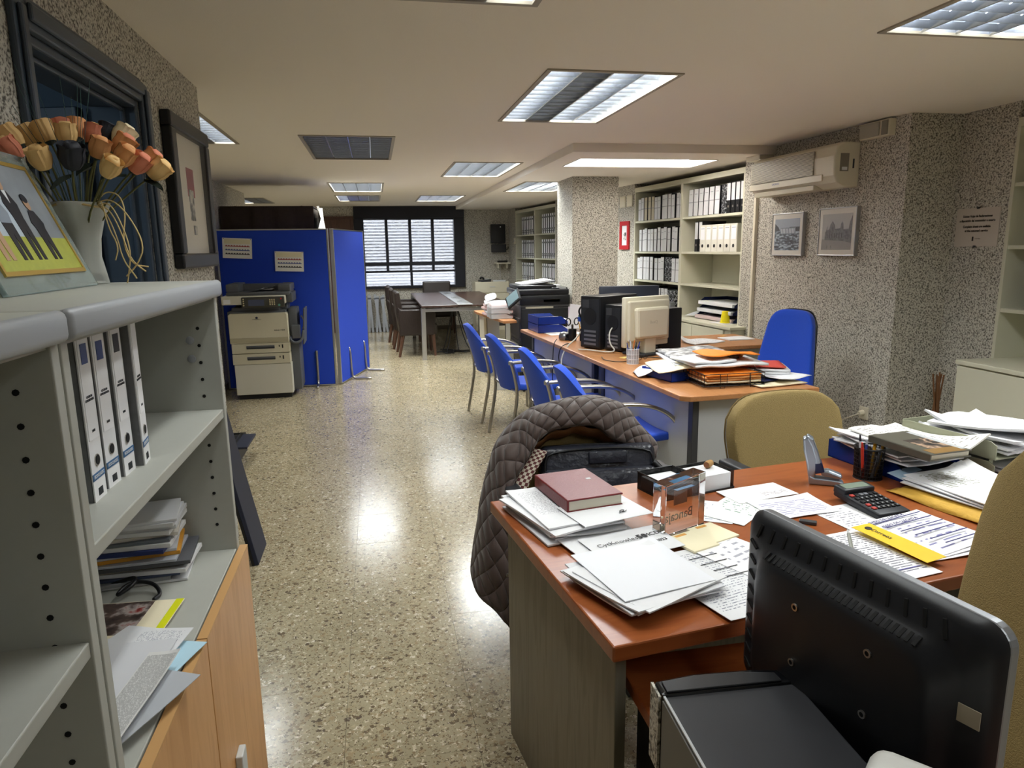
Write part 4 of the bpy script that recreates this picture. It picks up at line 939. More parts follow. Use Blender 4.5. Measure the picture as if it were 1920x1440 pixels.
def tray_letter(name, label, loc, rz, m, w=.26, d=.34, h=.065, group=None, papers=True, pm=None):
    t = T(name, label, 'letter tray', loc, rz, group)
    B().box(-w/2, w/2, -d/2, d/2, 0, .004).o('base', m, t)
    for s in (-1, 1): B().prism([(-d/2, 0), (d/2, 0), (d/2, h), (-d/2+.06, h), (-d/2, h*.35)], min(s*w/2, s*(w/2-.004)), max(s*w/2, s*(w/2-.004)), Matrix.Rotation(R(90), 4, 'Z') @ Matrix.Rotation(R(90), 4, 'X')).o('side_wall', m, t)
    B().box(-w/2, w/2, d/2-.004, d/2, 0, h).o('back_wall', m, t)
    if papers: B().box(-w/2+.015, w/2-.015, -d/2-.015, d/2-.02, .005, h*.55).o('papers', pm or WHITE2, t, bev=.001)
    return t
rzs = math.atan2(sd.y, sd.x)
for k, z in enumerate((.774, .842, .912)):
    x, y = wpos(SA, sd, sn, 1.98+.02*k, .18)
    tray_letter('letter_tray', ('lowest', 'middle', 'topmost')[k]+' dark blue letter tray stacked behind the yellow cup', (x, y, z), rzs+R(0 if k else 3), BLUED, .62, .32, .066, 'dark blue trays on the cream shelving', pm=(mat('tray_pink', 'C9B4B4', .6), WHITE2, WHITE)[k])
x, y = wpos(SA, sd, sn, 1.60, .12); tag(sheet_mesh(.25, .2, .03, .006, 5).o('loose_paper', PRINT, None, (x, y, .80), (R(8), 0, rzs+R(20)), solid=.004), 'loose papers slumping beside the dark blue trays', 'paper')
x, y = wpos(SA, sd, sn, 2.22, .0); t = T('plastic_cup', 'yellow plastic cup upside down on the cream shelving', 'cup', (x, y, .776)); B().lathe([(.045, 0), (.046, .006), (.032, .105), (.028, .108), (.0, .108)], 18).o('cup_body', mat('yellow_plastic', 'E6D414', .4), t, smooth=True); B().lathe([(.046, .0), (.049, .003), (.046, .008)], 18).o('rim', mat('yellow_plastic'), t, smooth=True)
tag(B().box(-.12, .12, -.08, .08, 0, .002).o('paper_sheet', WHITE, None, (x-.0, y+.03, .7725), (0, 0, rzs)), 'white sheet lying under the yellow cup', 'paper')
x, y = wpos(SA, sd, sn, 1.15, -.03); t = T('table_radio', 'small silver portable radio with aerial on the cream shelving', 'radio', (x, y, .773), rzs+R(12)); B().rbox(-.10, .10, -.03, .03, 0, .125, .006, 2).o('case', mat('radio_silver', '8C8F92', .4, .6), t, smooth=True); B().cyl((-.045, -.03, .06), (-.045, -.033, .06), .04, n=18).o('speaker', DGREY, t); B().box(.02, .085, -.034, -.03, .03, .11).o('dial', LGREY, t); B().cyl((.08, .02, .125), (.16, .02, .24), .003, n=6).o('aerial', CHROME, t)
x, y = wpos(SA, sd, sn, 2.12, .365); t = T('blue_card', 'blue card with white text on the shelving back panel', 'card', (x, y, 1.225), rzs); B().box(-.13, .13, 0, .003, 0, .20).o('card', WHITE, t); B().box(-.12, .12, -.001, 0, .01, .19).o('print', printed('blue_card_print', '1F4272', '9FB4CC', 9, .3, 4, .08, .9, .1, .9, .45), t)
for k in range(4):
    text(('Una salida en', 'cada reto...', 'en el trabajo esta', 'la solucion')[k], .022, mat('card_text', '8FA6C4', .6), t, (-.1, -.0015, .155-.038*k), (R(90), 0, 0), align='LEFT')
# dark blue trays in the right hand shelving
for k in range(3):
    tray_letter('letter_tray', ('lowest', 'middle', 'upper')[k]+' navy letter tray in the shelving at right edge', (XR+.13, 3.12, 1.096+.072*k), R(-90), BLUED, .34, .24, .05, 'navy trays in the right shelving')
# red framed picture, switch plates
x, y = wpos(SA, sd, sn, -.17, -.0); t = T('red_picture', 'small red framed picture on the wall strip beside pillar', 'picture', (2.950, 8.10, 1.44), R(-83))
b = B()
for a in ((-.12, .12, 0, .05), (-.12, .12, .28, .33), (-.12, -.07, .05, .28), (.07, .12, .05, .28)): b.box(a[0], a[1], -.02, 0, a[2], a[3])
b.o('frame', RED, t, bev=.003); B().box(-.07, .07, -.008, 0, .05, .28).o('mount', WHITE, t); B().box(-.03, .035, -.009, -.008, .11, .20).o('drawing', photo_noise('red_pic', [(.42, '303034'), (.55, 'D0CEC8')], 40), t)
for k, s in enumerate((0, .20)):
    t = T('switch_plate', ('blank cream switch plate, left one high beside the pillar', 'blank cream switch plate, right one high beside the pillar')[k], 'switch plate', (2.945+s*.075, 8.18-s, 1.93), R(-85.5), group='switch plates beside the pillar'); B().box(-.075, .075, -.012, 0, 0, .13).o('plate', IVORY, t, bev=.004); B().box(-.06, .06, -.014, -.012, .015, .115).o('cover', ACW, t, bev=.003)
# ================================================================== AC WALL
cw_d = (Vector((3.20, 3.87))-Vector((3.15, 5.62))).normalized(); CA = Vector((3.15, 5.62)); cw_n = Vector((-cw_d.y, cw_d.x)); crz = math.atan2(cw_d.y, cw_d.x)
def cw(s, o=0.): v = CA+cw_d*s+cw_n*o; return v.x, v.y
x, y = cw(.32); t = T('air_conditioner', 'ageing white wall air conditioner with louvred front panel', 'air conditioner', (x, y, 1.845), crz)
AL = 1.01
B().prism([(0, .0), (-.10, .0), (-.165, .03), (-.19, .075), (-.195, .20), (-.175, .265), (-.13, .288), (0, .29)], 0, AL, Matrix.Rotation(R(90), 4, 'Y') @ Matrix.Rotation(R(90), 4, 'Z')).o('body', ACW, t, bev=.010)
g = B().box(.02, .80, -.197, -.192, .095, .250).o('grille_panel', mat('grille_dark', '6E6A5E', .6), t)
for k in range(18): B().box(.02, .80, -.203, -.196, .0965+k*.0085, .1012+k*.0085).o('grille_slat', ACW, g)
B().box(.0, .90, -.199, -.19, .045, .090).o('front_flap', ACW, t, bev=.004); B().box(.04, .78, -.175, -.10, -.004, .03, Matrix.Rotation(R(0), 4, 'X')).o('outlet_flap', IVORY, t, bev=.004)
B().box(AL, AL+.001, -.150, -.085, .10, .215).o('data_sticker', mat('sticker_grey', '8A8578', .6), t); B().box(AL+.001, AL+.0015, -.135, -.095, .108, .128).o('sticker_code', WHITE, t); text('DAEWOO', .020, DIALBL, t, (.36, -.199, .072), (R(90), 0, 0)); B().box(AL, AL+.0012, -.055, -.043, .12, .18).o('screw_slot', DGREY, t)
x, y = cw(.23); t = T('pipe_cover', 'cream pipe cover above the left end of air conditioner', 'pipe cover', (x, y, 2.11), crz); B().box(-.11, .09, -.12, 0, .03, .068).o('cover', ACW, t, bev=.004)
def bw_photo(s0, s1, z0, z1, label, kind):
    x, y = cw((s0+s1)/2); w = s1-s0; h = z1-z0
    t = T('framed_photograph', label, 'picture', (x, y, z0), crz, 'framed photographs under the air conditioner')
    SIL = mat('silver_frame', 'B9BABC', .35, .8); b = B()
    for a in ((-w/2, w/2, 0, .008), (-w/2, w/2, h-.008, h), (-w/2, -w/2+.008, .008, h-.008), (w/2-.008, w/2, .008, h-.008)): b.box(a[0], a[1], -.03, 0, a[2], a[3])
    b.o('frame', SIL, t, bev=.002); B().box(-w/2+.008, w/2-.008, -.026, -.004, .008, h-.008).o('mount', mat('mount_white', 'CFCBC0', .6), t)
    iw, ih, zb = w/2-.04, h-.085, .042
    q = lambda n, x0, x1, a, b_, m, o=0: B().box(x0, x1, -.0268-o, -.0262-o, zb+a*ih, zb+b_*ih).o(n, m, t)
    if kind == 0:
        q('photo_sky', -iw, iw, .62, 1, mat('bw_sky', '8E98A4', .5)); q('photo_land', -iw, iw, 0, .62, photo_noise('bw_land', [(.38, '14202C'), (.5, '4C5A68'), (.6, '9AA8B4')], 26, 6, (1, 1, 3)))
        q('photo_hall', -iw*.5, iw*.7, .52, .72, mat('bw_hall', '6C7680', .5), .0006)
        for k in range(9): q('photo_column', -iw*.45+k*iw*.125, -iw*.40+k*iw*.125, .54, .69, mat('bw_pale', 'C0C8CC', .5), .0012)
        q('photo_hill', iw*.2, iw, .60, .74, mat('bw_dark', '2A333C', .5), .0003)
        B().prism([(-iw, zb+.62*ih), (-iw*.55, zb+.62*ih), (-iw*.7, zb+.74*ih), (-iw, zb+.86*ih)], .0264, .0272, Matrix.Rotation(R(90), 4, 'X')).o('photo_hill', mat('bw_dark'), t)
    else:
        q('photo_sky', -iw, iw, .0, 1, mat('bw_sky2', 'A2A09C', .5)); q('photo_square', -iw, iw, 0, .30, mat('bw_square', '85837F', .5), .0004)
        B().prism([(a*iw, zb+b_*ih) for a, b_ in ((-.78, .28), (.55, .24), (1.0, .18), (1, .95), (.85, .75), (.8, .58), (.45, .56), (.42, .72), (.35, .78), (.28, .72), (.25, .60), (-.1, .58), (-.16, .70), (-.3, .80), (-.44, .70), (-.5, .58), (-.62, .56), (-.66, .68), (-.72, .52), (-.78, .5))], .0268, .0276, Matrix.Rotation(R(90), 4, 'X')).o('photo_building', photo_noise('bw_build', [(.35, '38383A'), (.6, '68676A')], 60), t)
        for k in range(7): q('photo_window', iw*(-.62+k*.16), iw*(-.57+k*.16), .33, .46, mat('bw_dark2', '262628', .5), .0016)
        for k in range(2): q('photo_walker', iw*(-.6+k*.25), iw*(-.57+k*.25), .04, .12, mat('bw_dark2'), .0016)
    B().box(-iw-.02, iw+.02, -.0295, -.029, .012, h-.012).o('glazing', GLAZE, t)
bw_photo(.40, .80, 1.388, 1.712, 'smaller silver framed photograph of columned building under air conditioner', 0)
bw_photo(.985, 1.375, 1.392, 1.722, 'larger silver framed photograph of twin domed building under air conditioner', 1)
x, y = cw(1.50); t = T('emergency_light', 'cream emergency light box high on the speckled wall', 'emergency light', (x, y, 2.13), crz); B().box(-.13, .13, -.05, 0, 0, .10).o('base', ACW, t, bev=.004); B().box(-.12, .05, -.062, -.05, .008, .092).o('diffuser', mat('diffuser_dull', 'A9A596', .4), t, bev=.004); B().box(.07, .12, -.056, -.05, .008, .092).o('end_cap', mat('end_cap', '8A8678', .5), t)
x, y = cw(1.565); t = T('wall_socket', 'cream wall socket with plugged in lead low on speckled wall', 'socket', (x, y, .31), crz); B().box(-.04, .04, -.012, 0, 0, .085).o('plate', ACW, t, bev=.003); B().cyl((0, -.012, .045), (0, -.045, .04), .02, .016, 14).o('plug', ACW, t, smooth=True); B().tube([(0, -.045, .04), (-.03, -.06, .02), (-.16, -.07, -.05), (-.3, -.10, -.18), (-.5, -.1, -.30)], .004, 6, smooth=2).o('lead', ACW, t, smooth='all')
# complaint sheet sign
t = T('notice_sign', 'grey notice sign with four lines of lettering near right shelving', 'sign', (XR, 3.68, 1.448), R(-90), None)
B().box(-.155, .155, -.008, -.002, 0, .226).o('plate', mat('notice_paper', 'C6BCB0', .5), t); SGN = mat('notice_ink', '2A2522', .6)
for k, (s_, z, sz) in enumerate((('Existen Hojas de Reclamaciones', .178, .0195), ('a disposición del consumidor o usuario', .152, .0195), ('Complaint sheets are available', .117, .0195), ("at the customer's service", .093, .0195))): text(s_, sz, SGN, t, (0, -.0085, z), (R(90), 0, 0), bold=.0006, xs=.83)
B().box(-.025, -.013, -.009, -.008, .033, .058).o('crest', SGN, t, bev=.002); text('Generalitat', .009, mat('notice_grey', '8A8178', .6), t, (.015, -.0085, .046), (R(90), 0, 0))
for a, c in ((0, .226), (0, .0)): B().box(-.008, .008, -.012, 0, c-.006, c+.006).o('clip', DGREY, t)
# dried twig decoration against the return wall
t = T('dried_twigs', 'small bunch of dried brown twigs against the corner wall', 'dried twigs', (3.42, 3.70, 0)); B().lathe([(.04, 0), (.05, .1), (.045, .16), (.04, .16), (.035, .02)], 14).o('pot', mat('clay_pot', '6E4A30', .8), t, smooth=True)
for k in range(7): B().tube([(0, 0, .1), (rng.uniform(-.02, .02), rng.uniform(-.02, .02), .35), (rng.uniform(-.03, .03), rng.uniform(-.03, .03), .58+rng.random()*.12)], .005, 5, smooth=1).o('twig', mat('twig_brown', '7A5434', .8), t)
# ================================================================== MIDDLE DESK ROW
DH = .742
MA = R(3.3); mu = Vector((math.cos(MA), math.sin(MA))); mv = Vector((-math.sin(MA), math.cos(MA))); MO = Vector((1.466, 3.155))
def mp(u, v): p = MO+mu*u+mv*v; return p.x, p.y
def mid_desk(v0, v1, label):
    x, y = mp(0, v0); t = T('office_desk', label, 'desk', (x, y, 0), MA, 'pear wood desks in the middle row')
    L = v1-v0
    B().prism([(0, .04), (.04, 0), (.78, 0), (.78, L), (0, L)] if v0 == 0 else [(0, 0), (.78, 0), (.78, L), (0, L)], DH-.028, DH).o('desk_top', PEAR, t, bev=.005)
    B().box(.10, .125, .09, L-.05, .08, DH-.028).o('modesty_panel', MGREY, t, bev=.002)
    for a in (.07, L-.11): B().box(.10, .74, a, a+.04, 0, DH-.028).o('side_panel', LGREY, t, bev=.003); B().box(.09, .125, a-.005, a+.045, 0, DH-.03).o('panel_trim', DGREY, t, bev=.003)
    return t
mid_desk(0, 1.40, 'pear wood desk with heap of papers in the middle of room')
mid_desk(1.405, 3.13, 'pear wood desk with computers and pen cups in mid room')
x, y = mp(.785, 1.50); t = T('desk_return', 'pear wood side return joining the middle desk to the wall', 'desk', (x, y, 0), MA)
B().box(0, .82, 0, .66, DH-.028, DH).o('desk_top', PEAR, t, bev=.005); B().box(.02, .80, .06, .08, .10, DH-.03).o('modesty_panel', MGREY, t); B().box(.76, .79, .05, .6, 0, DH-.03).o('side_panel', LGREY, t)
# ---- blue visitor chairs
def blue_chair():
    t = T('visitor_chair', '', 'chair')           # faces +x
    # seat
    pts = []
    for i in range(11):
        u = i/10; row = []
        for j in range(11):
            w_ = (j/10-.5)*2; hw = .225*(1-.12*u*u if u > .5 else 1-.18*(1-u)**3)
            row.append((-.20+.44*u, w_*hw, .462+.012*(w_*w_)-.020*max(0, u-.75)*4*max(0, u-.75)-.012*math.sin(u*math.pi)))
        pts.append(row)
    B().grid(pts).o('seat', BLUEF, t, smooth='all', solid=-.045, bev=.012)
    # backrest : oval, bowed, leaning back
    b = B(); pts = []
    for i in range(15):
        v = i/14; row = []; hw = .205*(.78+.22*math.sin(min(1, .25+v*1.1)*math.pi/2))*(1-.55*max(0, v-.55)**2)
        for j in range(13):
            w_ = (j/12-.5)*2; zt = .845-.20*abs(w_)**3; z = .43+(zt-.43)*v; q = (z-.43)/.41
            row.append((-.235-.10*q-.02*q*q+.055*w_*w_, w_*hw, z))
        pts.append(row)
    b.grid(pts).o('backrest', BLUEF, t, smooth='all', solid=.040, bev=.012)
    for s in (-1, 1):
        y = s*.262
        B().tube([(-.31, s*.25, 0), (-.275, s*.255, .18), (-.235, y, .40), (-.26, y, .56), (-.285, y, .648)], .0125, 10, smooth=2).o('rear_leg', CHROME, t, smooth='all')
        B().tube([(.26, s*.25, 0), (.265, s*.255, .25), (.255, y, .45), (.20, y, .57), (.08, y, .635), (-.06, y, .655), (-.29, y, .650)], .0125, 10, smooth=2).o('front_leg', CHROME, t, smooth='all')
        B().lathe([(.0, -.012), (.017, -.012), (.018, .010), (.012, .016), (0, .016)], 12, M=Matrix.Translation((-.290, y, .650))).o('arm_cap', ALU, t, smooth=True)
    B().tube([(-.245, -.26, .44), (-.235, -.20, .425), (-.235, .20, .425), (-.245, .26, .44)], .011, 8, smooth=1).o('rear_bar', CHROME, t, smooth='all')
    B().tube([(.245, -.26, .43), (.23, -.20, .42), (.23, .20, .42), (.245, .26, .43)], .011, 8, smooth=1).o('front_bar', CHROME, t, smooth='all')
    return t
bc = blue_chair(); bc['group'] = 'blue visitor chairs before the middle desks'
SP = [((1.12, 6.06, 0), 6, 'blue visitor chair farthest from the coat in its row'), ((1.19, 5.26, 0), 8, 'blue visitor chair second farthest from the coat in its row'), ((1.285, 4.44, 0), 4, 'blue visitor chair third in row, beside the computers'), ((1.34, 3.70, 0), 2, 'blue visitor chair nearest the quilted coat')]
for k, (l, a, lab) in enumerate(SP):
    if k == 0: bc.location = l; bc.rotation_euler = (0, 0, R(a)); bc['label'] = lab
    else: dup(bc, l, R(a), lab)
# ---- blue swivel chair
t = T('swivel_chair', 'tall blue swivel chair behind the middle desk', 'swivel chair', (2.40, 4.02, 0), R(205))
pts = []
for i in range(13):
    v = i/12; hw = .22-.055*v; row = []
    for j in range(15):
        w_ = (j/14-.5)*2; row.append((-.20-.10*v+.03*w_*w_, w_*hw, .50+(.56-.09*abs(w_)**5-.01*w_*w_)*v))
    pts.append(row)
B().grid(pts).o('backrest', BLUEF, t, smooth='all', solid=.05, bev=.015)
B().grid([[(p[0]-.055, p[1]*.98, p[2]) for p in r_] for r_ in pts]).o('back_shell', BLACK, t, smooth='all', solid=.012)
B().rbox(-.22, .24, -.235, .235, .42, .50, .03, 3).o('seat', BLUEF, t, smooth=True); B().box(-.28, -.23, -.03, .03, .38, .62).o('back_bar', BLACK, t)
B().cyl((0, 0, .10), (0, 0, .43), .028, n=12).o('gas_column', BLACK, t, smooth=True)
for k in range(5):
    q = k*2*math.pi/5; B().tube([(0, 0, .11), (.16*math.cos(q), .16*math.sin(q), .09), (.29*math.cos(q), .29*math.sin(q), .055)], .02, 8).o('base_arm', BLACK, t, smooth='all'); B().cyl((.29*math.cos(q)-.012, .29*math.sin(q), .027), (.29*math.cos(q)+.012, .29*math.sin(q), .027), .027, n=12).o('caster', BLACK, t, smooth=True)
# ---- items on the far half of the middle row (Z = DH)
def md(name, label, cat, u, v, rz=0., z=DH, group=None): x, y = mp(u, v); return T(name, label, cat, (x, y, z+.0005), MA+R(rz), group)
for k in range(2):
    x, y = mp(.20, 2.93); tray_letter('letter_tray', ('lower', 'upper')[k]+' blue plastic letter tray at the far end of middle desks', (x, y, DH+.002+k*.072), MA+R(90), BLUEP, .33, .27, .068, 'blue trays on the middle desks', pm=WHITE)
x, y = mp(.27, 2.68); tag(sheet_mesh(.30, .21, 0, .002, 3).o('paper_sheet', WHITE, None, (x, y, DH+.002), (0, 0, MA), solid=.002), 'blank white paper lying in front of blue trays', 'paper')
t = md('leaflet_holder', 'white upright leaflet holder leaning beside the blue trays', 'leaflet holder', .40, 2.82, -20); B().box(-.055, .055, -.004, .004, 0, .24, Matrix.Rotation(R(-14), 4, 'X') @ Matrix.Rotation(R(8), 4, 'Y')).o('leaflet', WHITE, t); B().box(-.06, .06, -.03, .05, 0, .03).o('base', LGREY, t); B().box(-.04, .05, .012, .018, 0, .22, Matrix.Rotation(R(-14), 4, 'X')).o('card', mat('lilac_card', 'CFC4D0', .6), t)
t = md('tape_dispenser', 'round silver tape dispenser beside the scissors pot', 'tape dispenser', .14, 2.28, 20); B().lathe([(.0, 0), (.038, 0), (.044, .015), (.043, .035), (.033, .056), (.015, .066), (0, .068)], 20).o('shell', mat('brushed_silver', '8E9092', .35, .9), t, smooth=True); B().cyl((.0, -.046, .035), (0, -.030, .035), .016, n=14).o('spool', BLACK, t); B().box(-.02, .02, -.05, -.03, 0, .02).o('cutter', CHARC, t)
def pen(par, x, y, z, L, r, c, ax=0., ay=0., tip=None, name='pen'):
    M = Matrix.Translation((x, y, z)) @ Matrix.Rotation(R(ax), 4, 'X') @ Matrix.Rotation(R(ay), 4, 'Y'); m = mat('pen_'+c, c, .35)
    B().cyl((0, 0, 0), (0, 0, L*.85), r, n=10, M=M).o(name, m, par, smooth=True)
    B().cyl((0, 0, L*.85), (0, 0, L), r*.8, r*.55, 10, M=M).o(name+'_end', mat('pen_'+(tip or c), tip or c, .35), par, smooth=True)
def pen_thing(label, loc, L, r, c, ax, ay, tip=None, group=None):
    t = T('pen', label, 'pen', loc, group=group); pen(t, 0, 0, 0, L, r, c, ax, ay, tip, 'barrel'); return t
t = md('pen_pot', 'black pen pot holding scissors on the middle desk', 'pen pot', .19, 2.22); B().lathe([(.0, 0), (.032, 0), (.034, .09), (.031, .09), (.029, .005)], 16).o('pot', BLACK, t, smooth=True)
x, y = mp(.19, 2.22); s_ = T('scissors', 'black handled scissors standing in the pen pot', 'scissors', (x, y, DH+.02), R(10)); 
for sx in (-1, 1):
    B().tube([(sx*.022+.020*math.cos(q), 0, .135+.028*math.sin(q)) for q in [i*.524 for i in range(13)]], .005, 6).o('handle', BLACK, s_, smooth='all', rot=(0, R(sx*6), 0)); B().box(-.006+sx*.002, .006+sx*.002, -.002, .002, -.01, .11).o('blade', CHROME, s_, rot=(0, R(-sx*3), 0))
t = md('pen_pot', 'wire pen pot with yellow pencils on the middle desk', 'pen pot', .27, 2.17); B().lathe([(.0, 0), (.034, 0), (.036, .095), (.033, .095), (.031, .005)], 16).o('pot', CHARC, t, smooth=True)
x, y = mp(.27, 2.17)
for k in range(6): pen_thing(('yellow pencil leaning left in the wire pen pot', 'green marker upright in the wire pen pot', 'wooden ruler rising from the wire pen pot', 'grey pencil in the wire pen pot', 'cream pencil leaning right in wire pen pot', 'black pen in the wire pen pot')[k], (x-.018+.007*k, y+.01*((k % 3)-1), DH+.012), (.15, .13, .18, .14, .16, .13)[k], .004, ('C9A43C', '5A7A4A', 'B8A878', '8A8C90', 'D8CBA0', '1C1C20')[k], (-6, 4, 0, 8, -3, 5)[k], (-10, 3, 2, -4, 14, 7)[k], group='pens in the wire pot')
# computers
def tower(label, u, v, rz, w, d, h, group='computers on the middle desks'):
    t = md('computer_tower', label, 'computer', u, v, rz, group=group)
    B().rbox(-w/2, w/2, -d/2, d/2, .008, h, .006, 2).o('case', BLACK, t, smooth=True)
    B().box(-w/2+.012, w/2-.012, -d/2-.003, -d/2+.001, .02, h-.02).o('rear_plate', mat('rear_plate', '3A3C40', .45, .6), t)
    B().cyl((0, -d/2-.002, h*.62), (0, -d/2-.006, h*.62), w*.32, n=18).o('fan_grille', BLACK, t); B().box(-w/2+.02, -.01, -d/2-.006, -d/2-.002, h*.78, h*.93).o('power_supply', DGREY, t)
    for k in range(4): B().box(-w*.3, w*.3, -d/2-.005, -d/2-.002, h*(.08+.08*k), h*(.12+.08*k)).o('card_slot', mat('slot_silver', '8C8E92', .4, .7), t)
    for sx in (-1, 1): B().box(sx*w*.38-.01, sx*w*.38+.01, -d*.4, d*.4, 0, .008).o('foot', DGREY, t)
    return t
tower('large black computer tower with cables on the middle desk', .34, 1.82, -62, .19, .42, .385)
tower('smaller black computer tower beside the beige monitor', .43, 1.62, -68, .17, .36, .33)
tower('black computer tower standing right of the beige monitor', .66, 1.52, -75, .10, .20, .30)
t = md('beige_monitor', 'old beige flat monitor seen from behind on the middle desk', 'monitor', .42, 1.36, 198)
# local: back faces +y
B().rbox(-.20, .20, -.02, .02, .06, .40, .008, 2).o('bezel', BEIGEM, t, smooth=True)
B().prism([(-.185, .10), (.185, .10), (.185, .375), (-.185, .375)], -.045, -.018, Matrix.Rotation(R(90), 4, 'X')).o('rear_shell', BEIGEM, t, bev=.010); B().prism([(-.14, .12), (.14, .12), (.15, .33), (-.15, .33)], -.085, -.040, Matrix.Rotation(R(90), 4, 'X')).o('rear_bulge', BEIGEM, t, bev=.018)
B().box(-.185, .185, -.024, -.0195, .075, .385).o('screen', BLACKG, t); B().box(-.05, .05, .0, .06, .01, .14).o('stand_neck', BEIGEM, t, bev=.01); B().rbox(-.12, .12, -.10, .10, 0, .018, .008, 2).o('stand_base', CHARC, t, smooth=True)
text('BenQ', .03, mat('emboss', 'B6AE98', .5), t, (0, .0855, .23), (R(90), 0, R(180)))
t = md('black_monitor', 'wide dark grey monitor behind the black computer towers', 'monitor', .62, 2.10, -8); B().rbox(-.24, .24, -.02, .02, .13, .43, .008, 2).o('case', mat('monitor_slate', '3C4150', .4), t, smooth=True); B().box(-.225, .225, .02, .022, .145, .415).o('screen', BLACKG, t); B().box(-.04, .04, -.03, .0, .01, .2).o('stand_neck', CHARC, t); B().rbox(-.13, .13, -.09, .09, 0, .016, .006, 2).o('stand_base', CHARC, t, smooth=True)
# cables on / over the desk edge
for k, (pts, c, lab, r_) in enumerate((
    ([(.02, 2.10, .03), (-.02, 2.06, .0), (-.03, 2.05, -.15), (-.03, 2.06, -.40), (-.02, 2.2, -.6)], 'k', 'thin black lead hanging down from the middle desk edge', .0035),
    ([(.30, 2.03, .10), (.22, 1.98, .16), (.12, 1.92, .05), (.02, 1.86, .004), (-.03, 1.86, -.10), (-.025, 1.80, -.20), (.02, 1.78, -.3)], 'w', 'grey white lead looping off the middle desk edge', .0055),
    ([(.10, 2.0, .004), (.03, 1.93, .012), (-.015, 1.92, -.02), (-.02, 1.94, -.10), (-.01, 1.90, -.16)], 'k', 'black lead looped over the edge below the pen pots', .004),
    ([(.33, 1.55, .20), (.24, 1.56, .16), (.22, 1.52, .06), (.26, 1.48, .006), (.18, 1.46, .006), (.10, 1.62, .006), (.04, 1.66, .006)], 'w', 'white lead plugged into the smaller black tower', .0055),
    ([(.22, 1.80, .30), (.13, 1.82, .31), (.10, 1.84, .26), (.14, 1.83, .20)], 'k', 'black lead arching from the large tower top', .007),
    ([(.20, 1.76, .14), (.15, 1.74, .07), (.19, 1.70, .008), (.26, 1.66, .006)], 'w', 'white lead lying at the foot of large tower', .005),
    ([(.08, 1.30, .004), (.04, 1.16, .004), (.12, 1.05, .004), (.22, 1.12, .004), (.33, 1.22, .004), (.45, 1.12, .004)], 'k', 'thin lead curling across the middle desk top', .003))):
    P3 = []
    for u, v, z in pts: xx, yy = mp(u, v); P3.append((xx, yy, DH+z+r_))
    tag(B().tube(P3, r_, 6, smooth=3).o('cable', BLACK if c == 'k' else mat('cable_white', 'C9C6BC', .5), None, smooth='all'), lab, 'cable', 'cables on the middle desks')
t = md('blue_plug', 'blue connector box hanging behind the large tower', 'connector', .13, 1.86, 0, DH+.19); B().box(-.02, .02, -.015, .015, 0, .035).o('box', mat('connector_blue', '22489A', .4), t, bev=.003); B().box(-.015, .015, -.012, .012, .035, .05).o('plug', mat('connector_green', '3A8A72', .4), t); B().tube([(0, 0, 0), (.02, .0, -.08), (.03, .02, -.185)], .004, 6, smooth=2).o('lead', BLACK, t)
t = md('mesh_pot', 'white wire pot of pens beside beige monitor', 'pen pot', .18, 1.02); 
for k in range(14): q = k*2*math.pi/14; B().cyl((.036*math.cos(q), .036*math.sin(q), 0), (.04*math.cos(q), .04*math.sin(q), .095), .0016, n=5).o('wire', mat('white_wire', 'DADCDE', .4), t)
for z in (.0, .03, .06, .095): B().tube([(( .036+.004*z/.095)*math.cos(q), (.036+.004*z/.095)*math.sin(q), z) for q in [i*.3927 for i in range(17)]], .0018, 5).o('ring', mat('white_wire'), t)
B().lathe([(0, 0), (.033, 0), (.036, .09), (.034, .09), (.031, .004)], 16).o('liner', mat('pot_liner', 'D4D6DA', .4, alpha=.6), t, smooth=True)
x, y = mp(.18, 1.02)
for k in range(6): pen_thing('%s pen in the white wire pot beside beige monitor' % ('dark blue', 'white', 'orange', 'black', 'blue capped', 'grey')[k], (x-.02+.008*k, y+.012*((k % 3)-1), DH+.008), .13+.008*(k % 3), .0042, ('22307A', 'D8DCE4', 'D08040', '202024', '2C3C98', '8A8C92')[k], (-8, 5, 9, -4, 6, -10)[k], (-8, -3, 4, 8, 12, -12)[k], group='pens in the white wire pot')
t = md('spectacles', 'dark folded spectacles lying beside the white pot', 'spectacles', .30, 1.13, 30); 
for sx in (-.03, .03): B().tube([(sx+.022*math.cos(q), .0, .018+.015*math.sin(q)) for q in [i*.524 for i in range(13)]], .002, 5).o('rim', BLACK, t)
B().tube([(-.05, 0, .02), (-.05, .10, .006), (.03, .11, .004)], .002, 5).o('temple', BLACK, t); B().tube([(-.01, 0, .02), (.01, 0, .02)], .002, 5).o('bridge', BLACK, t)
tag(sheet_mesh(.10, .10, 0, .001, 2).o('sticky_note', mat('note_yellow', 'D9BE72', .6), None, (*mp(.26, 1.25), DH+.001), (0, 0, MA+R(25)), solid=.001), 'yellow sticky note lying beside the white pot', 'sticky note')
